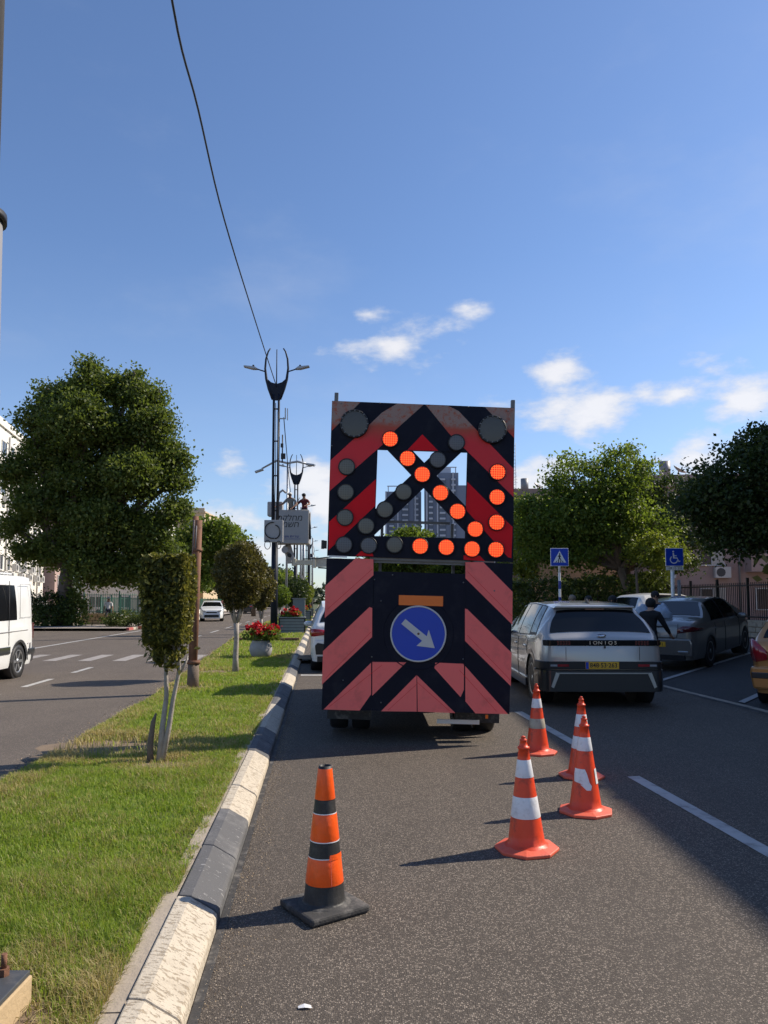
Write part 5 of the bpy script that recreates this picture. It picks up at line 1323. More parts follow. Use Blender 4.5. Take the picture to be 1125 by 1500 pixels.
# ================================================================== street furniture
def street_lamp(loc, rz, label):
    t = root('street_lamp', loc, rz, label, 'street lamp', 'navy lamp posts along the median')
    b = MB(); b.cyl((0, 0, -.02), (0, 0, 4.4), .165, .145, 16); b.cyl((0, 0, 0), (0, 0, .10), .24, .22, 16); b.build('pole_base', 'polepaint', t)
    b = MB(); b.tube([(-.10, 0, 4.3), (-.115, 0, 7), (-.115, 0, 11.0)], [.075, .06, .055], 10); b.tube([(.10, 0, 4.3), (.115, 0, 7), (.115, 0, 11.0)], [.075, .06, .055], 10)
    for z in (5.6, 7.2, 8.8, 10.3): b.box((0, 0, z), (.22, .05, .06))
    b.build('twin_pole', 'polepaint', t)
    # lyre shaped head
    L = [(.16, 10.75), (.34, 11.25), (.47, 11.7), (.53, 12.2), (.50, 12.65), (.40, 13.0), (.30, 13.15)]
    b = MB()
    for sx in (-1, 1): b.tube([(sx * x, 0, z) for x, z in L], [.07, .075, .065, .05, .045, .035, .03], 7)
    b.prism([(-.15, 10.7), (.15, 10.7), (.36, 11.3), (.47, 11.75), (.25, 11.55), (0, 11.47), (-.25, 11.55), (-.47, 11.75), (-.36, 11.3)], -.03, .03)
    b.build('lamp_head', 'polepaint', t)
    b = MB(); b.cyl((0, 0, 11.3), (0, 0, 13.1), .028, .022, 7); b.build('spike', 'polepaint', t)
    for sx in (-1, 1):
        b = MB(); b.tube([(sx * .52, 0, 12.05), (sx * .8, 0, 12.14), (sx * 1.0, 0, 12.22)], .03, 6); a = b.build('lamp_arm', 'polepaint', t)
        b = MB(); b.prism([(sx * .86, 12.16), (sx * 1.0, 12.27), (sx * 1.5, 12.32), (sx * 1.52, 12.27), (sx * 1.1, 12.16)], -.13, .13); b.build('luminaire', 'galv', a, bevel=.012)
        b = MB(); b.box((sx * 1.08, 0, 12.32), (.08, .08, .09)); b.build('light_sensor', 'black', a)
    return t
L1 = street_lamp(R(-2.1, 34, .1), 0, 'nearest navy lamp post with twin pole and lyre shaped head, carrying the grey cable box')
names_ = ['second', 'third', 'fourth', 'fifth', 'sixth', 'seventh']
for i in range(6):
    copy_tree(L1, loc=R(-2.1 + (.1, -.05, .05, 0, .1, 0)[i], 34 + 25.2 * (i + 1), .1), label=f'{names_[i]} navy lamp post up the median counted from the one with the grey box')
# extras on the nearest one: cable box with loops, antenna bracket
bx_ = root('cable_box', R(-2.1, 33.8, 0), 0, 'grey equipment box with black cable loops strapped to the nearest lamp post', 'electrical box')
b = MB(); b.box((-.02, -.14, 4.72), (.84, .22, 1.0)); b.build('cabinet', 'greybox', bx_, bevel=.02)
b = MB()
def loop(b, cx, cz, rx, rz_, y, a0, a1, r=.025, n=18): b.tube([(cx + rx * math.cos(a0 + (a1 - a0) * i / n), y, cz + rz_ * math.sin(a0 + (a1 - a0) * i / n)) for i in range(n + 1)], r, 6)
loop(b, -.05, 4.75, .36, .36, -.28, 1.4, 4.9); loop(b, .05, 4.68, .22, .3, -.28, -1.6, 1.5); loop(b, -.28, 4.1, .13, .2, -.25, 0, 6.28, .016); loop(b, .22, 4.1, .1, .17, -.25, 0, 6.28, .016)
b.build('cable_loop', 'black', bx_)
b = MB(); b.tube([(.12, -.1, 4.3), (.16, -.12, 7), (.10, -.1, 10.2)], .022, 5); b.tube([(-.02, -.1, 4.3), (.03, -.12, 8), (.0, -.1, 10.6)], .02, 5); b.build('cable_run', 'black', bx_)
an = root('antenna_bracket', R(-2.1, 34, 0), 0, 'small antenna bracket on the right of the nearest lamp post', 'antenna')
b = MB(); b.box((.30, 0, 9.95), (.3, .04, .05)); b.box((.42, 0, 10.2), (.05, .05, .5)); b.box((.52, 0, 10.15), (.04, .04, .55)); b.build('bracket', 'galv', an)
b = MB(); b.cyl((.30, 0, 7.9), (.30, 0, 9.2), .03, .03, 6); b.box((.34, 0, 8.2), (.2, .12, .25)); b.box((.28, 0, 8.7), (.12, .08, .18)); b.build('receiver', 'black', an)
def spare_arm():
    t = root('side_luminaire', R(-2.1, 46, 0), 0, 'pale double lamp head crossing behind the nearest lamp post', 'street lamp')
    b = MB(); b.cyl((.0, 0, .1), (0, 0, 10.1), .075, .055, 8); b.build('pole', 'galv', t)
    b = MB(); b.tube([(-1.6, 0, 9.75), (-.7, 0, 10.25), (0, 0, 10.1), (.6, 0, 10.2), (1.2, 0, 10.05)], [.05, .07, .07, .07, .06], 6); b.build('lamp_arm', 'galv', t)
    for x, z in ((-1.75, 9.62), (1.4, 10.0)):
        b = MB(); b.box((x, 0, z), (.55, .3, .12), (0, -.35 if x < 0 else .15, 0)); b.build('luminaire', 'galv', t, bevel=.03)
spare_arm()
for i, (t_, s_, hh, mt_, lb) in enumerate(((-1.5, 56, 8.5, 'galv', 'slim galvanised post behind the basket'), (-1.1, 69, 9.5, 'polepaint', 'dark traffic signal post far up the median'), (-1.7, 75, 9.0, 'galv', 'slim galvanised post far up the median'), (-1.0, 90, 9.0, 'palepole', 'pale post farthest up the median'))):
    t = root('slim_post', R(t_, s_, .1), 0, lb, 'post')
    b = MB(); b.cyl((0, 0, 0), (0, 0, hh), .10, .07, 8); b.build('pole', mt_, t)
    b = MB(); b.cyl((0, 0, 0), (0, 0, .35), .17, .15, 8); b.build('foot', 'concrete', t)

# overhead cable
pts = [Vector((-1.52, 2.62, 10.9)), Vector((-2.3, 5.5, 10.55)), Vector((-3.13, 10.5, 10.42)), Vector((-3.42, 13.2, 10.62)), Vector((-3.92, 17.8, 10.93)), Vector((-4.5, 26, 11.3)), R(-2.1, 34, 11.45)]
b = MB(); fine = []
for i in range(len(pts) - 1):
    p0, p1, p2, p3 = pts[max(i - 1, 0)], pts[i], pts[i + 1], pts[min(i + 2, len(pts) - 1)]
    for k in range(6):
        f = k / 6; fine.append(.5 * ((2 * p1) + (p2 - p0) * f + (2 * p0 - 5 * p1 + 4 * p2 - p3) * f * f + (3 * p1 - p0 - 3 * p2 + p3) * f ** 3))
fine.append(pts[-1]); b.tube(fine, .020, 6)
tag(b.build('overhead_cable', 'black', fix=False), 'black cable running overhead from the nearest lamp post towards the top left', 'cable')
b = MB(); A_, B_ = R(-1.75, 34, 10.0), R(-2.0, 58.8, 8.4)
b.tube([A_.lerp(B_, k / 10) - Vector((0, 0, 1.2 * math.sin(math.pi * k / 10))) for k in range(11)], .022, 5)
tag(b.build('lower_cable', 'black', fix=False), 'black cable sagging from the nearest lamp post behind the basket', 'cable')

# near pole at the picture's left edge on its bolted foot
np_ = root('roadside_pole', (-1.462, 2.60, .12), 0, 'grey metal pole with a black collar rising at the very left picture edge', 'pole')
b = MB(); b.box((-.035, .05, .055), (.41, .44, .11)); b.build('concrete_foot', 'tan_block', np_, bevel=.006)
b = MB(); b.box((-.037, .05, .119), (.40, .43, .018)); b.build('base_plate', 'plate_metal', np_, bevel=.003)
b = MB(); b.cyl((.025, 0, .12), (-.01, 0, 2.86), .098, .094, 24); b.cyl((-.01, 0, 2.86), (-.05, 0, 10.9), .078, .06, 24); o = b.build('shaft', 'palepole', np_)
b = MB(); b.cyl((-.01, 0, 2.845), (-.01, 0, 2.875), .108, .108, 24); b.build('collar', 'black', np_)
for x, y in ((.085, .225), (-.19, .225), (.085, -.12), (-.19, -.12)):
    b = MB(); b.cyl((0, 0, 0), (0, 0, .026), .021, .021, 6, smooth=False); b.cyl((0, 0, .026), (0, 0, .075), .0105, .0105, 10); b.build('anchor_bolt', 'rust', np_, loc=(x, y, .128))

# rusty pair of pipes
rp = root('rusty_pipe_post', (-3.33, 13.14, .11), 0, 'pair of rusty pipes standing upright behind the square clipped topiary', 'post')
b = MB(); b.cyl((.03, -.03, -.05), (.075, 0, 2.9), .063, .060, 14); b.build('front_pipe', 'rust', rp)
b = MB(); b.cyl((-.035, .06, -.05), (.0, .08, 2.98), .052, .05, 12); b.build('rear_pipe', 'black' if False else 'rust', rp)
b = MB(); b.cyl((.02, 0, -.06), (.025, 0, .42), .105, .098, 12); b.build('sleeve', 'cut_wood', rp)
b = MB(); b.cyl((.025, 0, .40), (.025, 0, .46), .118, .118, 14)
b.cyl((.06, 0, 2.35), (.06, 0, 2.40), .085, .085, 14); b.build('clamp', 'rust', rp)
b = MB(); b.tube([(.045, -.08, 2.4), (.055, -.075, 2.8)], .008, 5); b.tube([(-.0, -.07, 2.35), (.01, -.06, 2.9)], .006, 5); b.build('wire', 'palepole', rp)

# signs
def sign(name, loc, rz, size, label, kind):
    t = root(name, loc, rz, label, 'road sign'); H = 3.05 - loc[2]
    b = MB(); b.box((0, 0, H), (size, .025, size)); bd = b.build('sign_board', 'white', t, bevel=.01)
    b = MB(); b.box((0, -.015, H), (size * .95, .006, size * .95)); bf = b.build('sign_face', 'bluesign', t, bevel=.004)
    def poly(n, pts, m_='white', y=-.022, s_=size): 
        q = MB(); q.prism([(x * s_, H + z * s_) for x, z in pts], y, y + .004); return q.build(n, m_, bf)
    if kind == 'walk':
        poly('triangle', [(-.36, -.30), (.36, -.30), (0, .36)])
        y2 = -.026
        poly('figure', [(-.02, .12), (.02, .12), (.045, .16), (.03, .21), (-.01, .22), (-.04, .18)], 'black', y2)
        poly('figure', [(-.045, .11), (.045, .10), (.09, .0), (.07, -.01), (.03, .05), (.03, -.03), (.10, -.20), (.07, -.22), (.0, -.08), (-.06, -.22), (-.10, -.21), (-.035, -.03), (-.04, .04), (-.08, .0), (-.10, .015)], 'black', y2)
        for k in range(4):
            x = -.24 + k * .135; poly('stripe', [(x, -.30), (x + .05, -.30), (x + .055 + (.0 - x) * .25, -.20), (x + .015 + (0 - x) * .25, -.20)], 'black', y2)
        for k in range(9):
            z0 = .1 + k * .27 
            b = MB(); b.cyl((0, .04, z0 * 1.0), (0, .04, z0 + .27), .042, .042, 12, caps=False); b.build('pole_band', 'bluesign_dark' if k % 2 else 'white', t)
        b = MB(); b.cyl((0, .04, -.1), (0, .04, .1), .05, .05, 12); b.cyl((0, .04, 2.53), (0, .04, H + .2), .04, .04, 12); b.build('pole', 'white', t)
    else:
        q = MB(); q.lathe([(.0001, -.026), (.045 * size, -.026), (.045 * size, -.018)], 14, c=(-.06 * size, 0, H + .31 * size), axis='Y'); q.build('figure', 'white', bf)
        poly('figure', [(-.10, .24), (-.03, .24), (-.015, .10), (.12, .10), (.12, .05), (-.01, .05), (-.005, -.02), (.15, -.02), (.24, -.22), (.31, -.19), (.33, -.23), (.23, -.28), (.12, -.075), (-.08, -.075)])
        pts = []
        for i in range(15):
            a = 2.2 + i / 14 * 3.9; pts.append((-.04 + .23 * math.cos(a), -.14 + .23 * math.sin(a)))
        for i in range(15):
            a = 6.1 - i / 14 * 3.9; pts.append((-.04 + .17 * math.cos(a), -.14 + .17 * math.sin(a)))
        q = MB(); n_ = 15
        vs = []
        for i in range(15):
            a, c2 = pts[i], pts[29 - i]
            vs += [(a[0] * size, -.024, H + a[1] * size), (c2[0] * size, -.024, H + c2[1] * size)]
        q.add(vs, [(2 * i, 2 * i + 1, 2 * i + 3, 2 * i + 2) for i in range(14)]); q.build('figure', 'white', bf)
        b = MB(); b.box((0, -.005, H - size * .5 - .075), (size * .95, .02, .12)); pl = b.build('plate', 'white', t)
        text_mesh('plate_text', '109 12 227', .11, 'black', pl, (0, -.017, H - size * .5 - .075), ext=.001)
        b = MB(); b.cyl((-.06, .05, -.3), (-.06, .05, H), .06, .06, 12); b.build('pole', 'white', t)
        b = MB(); b.cyl((.17, .10, -.3), (.17, .10, H - .75), .055, .055, 12); b.build('side_post', 'palepole', t)
sign('crossing_sign', Vector((5.85, 25.0, .0)), 0, .60, 'blue crossing sign with a walking figure on a blue and white banded pole', 'walk')
sign('disabled_bay_sign', Vector((9.68, 25.0, .3)), 0, .60, 'blue wheelchair sign on white poles behind the grey saloon', 'wheel')

# flower bowl and planters on the island
def flowers(parent, cx, cy, cz, rx, ry, rz_, n=700, sz=.05):
    q = crown_pts([(cx, cy, cz, rx, ry, rz_)], 60, n // 60, .12); q = q[q[:, 2] > cz - rz_ * .4]
    quads('foliage', leaf_quads(q - np.array([0, 0, .05]), sz * 1.2, sz * .7), 'leaf_mid', parent)
    q = crown_pts([(cx, cy, cz + .03, rx, ry, rz_)], 50, n // 50, .08); q = q[q[:, 2] > cz]
    quads('blossom', leaf_quads(q, sz, sz * .9), 'flower', parent)
pt = root('flower_pot', (-3.20, 19.66, .12), 0, 'round grey stone bowl of red flowers on the grass, nearest of the planters', 'planter')
b = MB(); b.lathe([(.0, .0), (.17, .0), (.26, .08), (.30, .22), (.27, .36), (.235, .42), (.25, .45), (.22, .45), (.20, .38), (0, .38)], 24); b.build('bowl', 'potgrey', pt)
flowers(pt, 0.02, 0, .62, .44, .40, .26, 2600, .065)
def box_planter(loc, w, h, label):
    t = root('box_planter', loc, HEAD, label, 'planter', 'slatted flower boxes on the median'); d = .8
    b = MB(); b.box((0, 0, h / 2), (w - .06, d - .06, h - .02)); b.build('liner', 'black', t)
    for k in range(5):
        for sy in (-1, 1):
            b = MB(); b.box((0, sy * d / 2, .08 + k * (h - .1) / 4.6), (w, .025, h / 6.2)); b.build('slat', 'planter', t)
    for sx in (-1, 1):
        for k in range(5):
            b = MB(); b.box((sx * w / 2, 0, .08 + k * (h - .1) / 4.6), (.025, d - .03, h / 6.2)); b.build('slat', 'planter', t)
        for sy in (-1, 1):
            b = MB(); b.box((sx * w / 2, sy * d / 2, h / 2), (.06, .06, h)); b.build('corner_post', 'black', t)
    b = MB(); b.box((0, 0, h + .02), (w + .08, d + .08, .04)); b.build('top_rim', 'planter', t)
    flowers(t, -.05, 0, h + .12, w * .42, .35, .32, 1500, .09)
    return t
bp = box_planter(R(-1.30, 34.6, .1), 1.15, .72, 'nearest slatted box of red flowers, right beside the nearest lamp post')
copy_tree(bp, loc=R(-1.35, 57, .1), label='slatted box of red flowers farther up the median')
copy_tree(bp, loc=R(-1.3, 73, .1), label='slatted box of red flowers farthest up the median')
uc = root('utility_cabinet', R(-1.35, 47, .1), HEAD, 'grey green utility cabinet standing on the median beyond the flower box', 'cabinet')
b = MB(); b.box((0, 0, .8), (.75, .45, 1.6)); b.build('housing', 'planter', uc, bevel=.02); b = MB(); b.box((0, -.23, .8), (.66, .02, 1.4)); b.build('door', 'planter', uc); b = MB(); b.box((0, 0, 1.63), (.85, .55, .07)); b.build('lid', 'palepole', uc)

# ================================================================== clipped trees of the island
def topiary_square():
    t = root('clipped_tree', (-2.06, 7.08, .115), 0, 'small tree clipped into an upright block on two thin bare stems', 'tree', 'clipped trees on the median')
    n = 12500; q = rng.uniform(-1, 1, (n, 3)); ax = rng.integers(0, 3, n); sg = rng.choice([-1, 1], n)
    surf = rng.random(n) < .72; q[surf, ax[surf]] = (sg * rng.uniform(.82, 1.03, n))[surf]
    hw = .218 + .012 * np.sin(q[:, 2] * 4) + .01 * np.sin(q[:, 0] * 7 + q[:, 1] * 5)
    r_ = np.sqrt(q[:, 0] ** 2 + q[:, 1] ** 2); f = np.where(r_ > 1.15, 1.15 / r_, 1)
    taper = np.where(q[:, 2] < -.3, 1 + (q[:, 2] + .3) * .22, 1)
    a = np.stack([.035 + q[:, 0] * hw * f * taper, q[:, 1] * hw * f * taper, 1.49 + q[:, 2] * .39 + .012 * np.sin(q[:, 0] * 9)], 1)
    low = crown_pts([(.05, 0, 1.0, .15, .14, .17), (-.04, 0, 1.08, .13, .12, .12)], 44, 22, .07)
    top = a[a[:, 2] > 1.85][:900] + np.array([0, 0, .02])
    quads('crown', leaf_quads(np.concatenate([a, low, top]), .056, .028, .2), 'leaf_top', t)
    b = MB()
    b.tube([(-.02, 0, -.05), (-.005, .02, .3), (.03, .01, .6), (.02, 0, .95), (.0, 0, 1.4)], [.036, .026, .021, .018, .010], 9)
    b.tube([(.0, .0, -.02), (.055, .03, .32), (.085, .03, .55), (.15, .0, .85), (.12, 0, 1.4)], [.030, .024, .021, .018, .009], 9)
    b.tube([(.15, 0, .82), (.20, .02, .90), (.22, .02, .97)], [.018, .012, .006], 6); b.tube([(.15, 0, .84), (.10, 0, 1.0), (.02, .05, 1.3)], [.016, .012, .006], 6)
    for k in range(26):
        an = random.uniform(0, 6.28); z = random.uniform(1.0, 1.7); b.tube([(.05, 0, z - .12), (.05 + .1 * math.cos(an), .1 * math.sin(an), z), (.03 + .2 * math.cos(an), .2 * math.sin(an), z + .08)], [.007, .005, .003], 4)
    b.build('trunk', 'barkpale', t, fix=False)
    b = MB(); b.tube([(-.10, .0, -.04), (-.11, 0, .15), (-.085, 0, .36), (-.06, .0, .44)], [.034, .028, .022, .008], 8); b.build('dead_stem', 'cut_wood', t)
topiary_square()
def topiary_egg(loc, R0, H0, zc, n, label, leaf=.06, mat_='leaf_top_red', trunk=.06, group='clipped trees on the median', fork=1.0):
    t = root('clipped_tree', loc, 0, label, 'tree', group)
    d = rng.normal(size=(n, 3)); d /= np.linalg.norm(d, axis=1, keepdims=True)
    r = np.where(rng.random(n) < .7, rng.uniform(.86, 1.03, n), rng.random(n) ** .4)[:, None]
    a = d * r; a[:, 0] *= R0 * (1 + .22 * a[:, 2]); a[:, 1] *= R0 * (1 + .22 * a[:, 2]); a[:, 2] *= H0; a += np.array([.12 * R0, 0, zc])
    a += .035 * np.sin(a[:, [1, 2, 0]] * 9) + .03 * np.sin(a[:, [2, 0, 1]] * 17 + 1); a += rng.normal(0, .02, a.shape)
    quads('crown', leaf_quads(a, leaf, leaf * .5, .1), mat_, t)
    b = MB(); fz = fork
    b.tube([(0, 0, -.06), (-.005, 0, .3), (.01, 0, fz * .7), (.0, 0, fz)], [trunk * 1.25, trunk * .95, trunk * .85, trunk], 10)
    for k in range(6):
        an = k * 1.05 + .3; b.tube([(0, 0, fz - .1), (R0 * .25 * math.cos(an), R0 * .25 * math.sin(an), fz + .22), (R0 * .6 * math.cos(an), R0 * .6 * math.sin(an), zc)], [trunk * .6, trunk * .4, trunk * .15], 7)
    b.build('trunk', 'barkpale', t, fix=False)
    return t
topiary_egg((-3.07, 15.68, .12), .50, .71, 1.98, 15000, 'egg shaped clipped tree on a single whitish trunk', .062, fork=1.05)
topiary_egg((-3.35, 20.6, .12), .31, .58, 1.78, 4800, 'slim clipped tree half hidden behind the egg shaped one', .075, fork=1.0, trunk=.04)
e1 = topiary_egg(R(-2.35, 43, .1), .55, .62, 1.75, 2200, 'rounded green clipped tree to the right of the nearest lamp post', .13, 'leaf_mid')
e2 = topiary_egg(R(-1.75, 47.5, .1), .85, .95, 2.05, 3200, 'dark broad clipped tree behind the slatted flower box', .15, 'leaf_dark')
e3 = topiary_egg(R(-1.35, 58, .1), .7, .9, 2.0, 1800, 'yellowish clipped tree beside the post far up the median', .16, 'leaf_yel')
copy_tree(e2, loc=R(-2.2, 84, .1), label='small clipped tree far up the median beyond the yellowish one')

# ================================================================== left side
tree('broad_tree', Vector((-19.2, 45, .1)),
     [((u - 562.5) * .0409 + 19.2, yy, 1.5 + (880 - v) * .0409, r * .0409, r * .0409, r * .034) for u, v, r, yy in
      ((130, 562, 30, 0), (95, 575, 30, .5), (165, 560, 28, 1), (205, 582, 30, 0), (226, 622, 28, -.5), (66, 600, 30, 0), (36, 616, 20, 0), (122, 622, 50, -1), (178, 640, 46, .5), (60, 660, 36, .5), (16, 690, 30, 0), (232, 662, 30, .5), (252, 702, 24, 0),
       (200, 700, 42, -1), (120, 700, 56, .5), (60, 738, 36, -.5), (18, 772, 24, 0), (250, 748, 24, 0), (212, 780, 38, 0), (150, 768, 50, -.5), (90, 800, 40, .3), (42, 806, 20, 0), (140, 830, 36, -.5), (188, 832, 30, 0), (236, 812, 22, .5), (122, 528, 13, 0), (190, 543, 12, 0), (262, 672, 12, 0), (60, 566, 12, 0), (226, 572, 12, 0))],
     'leaf_big', 'broad dark green tree towering over the left footway', 2900, 46, .21, .62, .42, fork=Vector((.2, 0, 3.6)))
tree('side_tree', Vector((-17.5, 62, .1)), [(2.2, 0, 5.6, 2.6, 2.4, 2.6), (4.3, 0, 6.4, 2.0, 2, 2.0), (0, 0, 5, 2.2, 2, 2), (1.0, 0, 3.2, 2.2, 2, 1.2)], 'leaf_mid', 'lighter green tree behind the right side of the broad dark one', 420, 40, .3, .6, .25)
tree('side_tree', Vector((-13.5, 78, .1)), [(-3.6, 0, 6.5, 2.8, 2.6, 2.4), (-1, 0, 4.6, 2.2, 2, 1.6)], 'leaf_yel', 'small yellow green tree by the green fence behind the clipped block', 220, 36, .36, .7, .2)
tree('side_tree', Vector((-18.5, 100, .1)), [(0, 0, 4.4, 3.6, 3, 1.6), (4.5, 0, 3.8, 3.6, 3, 1.5), (-4, 0, 4.4, 3.0, 3, 1.7)], 'leaf_mid', 'low spreading tree over the far footway left of the egg shaped tree', 300, 36, .4, .8, .25)
def shrub(name, loc, lobes, mat_, label, clumps, per, leaf, clump_r, cat='bush', group=None):
    t = root(name, loc, 0, label, cat, group)
    q = crown_pts(lobes, clumps, per, clump_r); q = q[q[:, 2] > .02]
    quads('foliage', leaf_quads(q, leaf, leaf * .6, .2), mat_, t)
    b = MB()
    for l in lobes:
        for _ in range(4): b.tube([(l[0], l[1], -.05), (l[0] + random.uniform(-.4, .4) * l[3], l[1], l[2]), (l[0] + random.uniform(-.7, .7) * l[3], l[1] + random.uniform(-.6, .6) * l[4], l[2] + l[5] * .6)], [.04, .025, .01], 5)
    b.build('stems', 'bark', t, fix=False)
    return t
shrub('bush', Vector((-21.2, 44.5, .05)), [(0, 0, .9, 1.5, 1.0, 1.1), (1.8, 0, 1.0, 1.1, 1, 1.1)], 'leaf_dark', 'dark bush between the van and the stone wall, below the broad tree', 130, 34, .16, .35)
shrub('bush', Vector((-18.6, 44.8, .05)), [(0, 0, 1.0, 1.1, .9, 1.4)], 'leaf_big', 'bush with dark leaves at the foot of the broad tree next to the stone wall', 100, 34, .16, .35)
shrub('bush', Vector((-19.7, 43.8, .05)), [(0, 0, .6, .8, .5, .7)], 'leaf_hedge', 'grey green low bush in front of the dark bushes', 60, 30, .12, .3)
shrub('low_hedge', Vector((-14.9, 43.6, .1)), [(0, 0, .4, 1.0, .9, .5), (1.3, 0, .42, 1.0, .9, .5), (-.8, 0, .38, .6, .8, .45)], 'leaf_hedge', 'low clipped hedge on the left footway corner behind the clipped block', 160, 40, .1, .25, 'hedge')
# stone wall under the fence
sw = root('stone_wall', Vector((-18.9, 47.2, .1)), 0, 'low wall of rough honey coloured stones below the green fence', 'wall')
b = MB(); b.box((1.1, .2, .36), (2.2, .32, .70)); b.build('core', 'mortar', sw)
x = 0; row = 0
for row in range(3):
    x = -.05
    while x < 2.1:
        w = random.uniform(.28, .52); h_ = .21 + random.uniform(-.02, .02)
        b = MB(); b.box((x + w / 2, 0, .14 + row * .235), (w - .03, .16 + random.uniform(-.03, .03), h_), (0, random.uniform(-.04, .04), 0)); b.build('stone', 'stone', sw, bevel=.03); x += w
def rail_fence(name, p0, p1, h, label, mat_, gap=.14, post_gap=2.2, bar=.011, limit=290, top_spike=0, rails=(.08, .92), cat='fence'):
    d = (p1 - p0); L = math.hypot(d.x, d.y); rz = math.atan2(d.y, d.x)
    t = root(name, p0, rz, label, cat); n = int(L / gap); slope = (p1.z - p0.z) / L
    b = MB(); b.box((0, 0, h / 2), (bar * 2, bar * 2, h)); first = b.build('picket', mat_, t, loc=(gap * .5, 0, 0)); extra = MB()
    for k in range(1, n):
        x = gap * (k + .5)
        if k < limit: inst(first, (x, 0, slope * x), t)
        else: extra.box((x, 0, h / 2 + slope * x), (bar * 2, bar * 2, h))
    if n > limit: tag(extra.build('far_pickets', mat_, t), kind='stuff')
    b = MB(); b.box((0, 0, (h + .15) / 2), (.07, .07, h + .15)); pf = b.build('post', mat_, t, loc=(0, 0, 0))
    for k in range(1, int(L / post_gap) + 1): inst(pf, (k * post_gap, 0, slope * k * post_gap), t)
    for f in rails:
        b = MB(); b.tube([(0, .02, h * f), (L, .02, h * f + slope * L)], .022, 4); b.build('rail', mat_, t)
    return t
rail_fence('green_fence', Vector((-18.9, 47.4, .82)), Vector((-15.6, 47.6, .82)), 1.25, 'green railing above the honey coloured stone wall', 'fencegreen')
rail_fence('green_fence', R(-14.6, 50, .55), R(-14.6, 120, .55), 1.3, 'long green railing following the far left footway', 'fencegreen', .25, 2.5, .014, 280)
tag(strip('low_fence_wall', -14.75, -14.5, 50, 120, .0, .0, 'white_plaster'), kind='structure') if False else None
b = MB(); p0, p1 = R(-14.6, 50), R(-14.6, 120); d = p1 - p0; b.box((p0 + p1) / 2 + Vector((0, 0, .28)), (d.length, .25, .56), (0, 0, math.atan2(d.y, d.x)))
tag(b.build('low_wall', 'white_plaster'), 'low pale wall carrying the long green railing', 'wall')
tree('conifer', Vector((-17.0, 58, .1)), [(0, 0, 2.0, .7, .7, 1.7), (.2, 0, 3.2, .6, .6, 1.0)], 'leaf_mid', 'upright green shrub tree beside the long green railing', 110, 34, .2, .35, .1)
q_ = [(0, 0, 8.5, 6.5, 5, 4), (9, 3, 9.5, 6, 5, 4), (-8, 0, 8, 6, 5, 4), (15, 6, 6.5, 6, 5, 3.5), (22, 9, 6, 6, 5, 3), (4, 0, 3.5, 9, 5, 3), (18, 4, 3, 9, 5, 3)]
t = root('far_woodland', Vector((-47, 165, 0)), 0); t['kind'] = 'stuff'
quads('far_trees', leaf_quads(crown_pts(q_, 620, 30, 1.2), .9, .6, .2), 'leaf_far', t)['kind'] = 'stuff'
for i, (x, h_) in enumerate(((-3, 14.5), (1.5, 13), (6, 15), (10, 13.2), (14, 12))):
    tree('cypress', Vector((-47 + x, 160 + i, 0)), [(0, 0, h_ * .55, 1.0, 1.0, h_ * .45)], 'leaf_far', ('thin tree top over the far woods, first from the tall beige block', 'thin tree top over the far woods, second from the tall beige block', 'tallest thin tree top over the far woods', 'thin tree top over the far woods, just left of the egg shaped tree', 'thin tree top over the far woods behind the egg shaped tree')[i], 60, 22, .5, .7, .2)

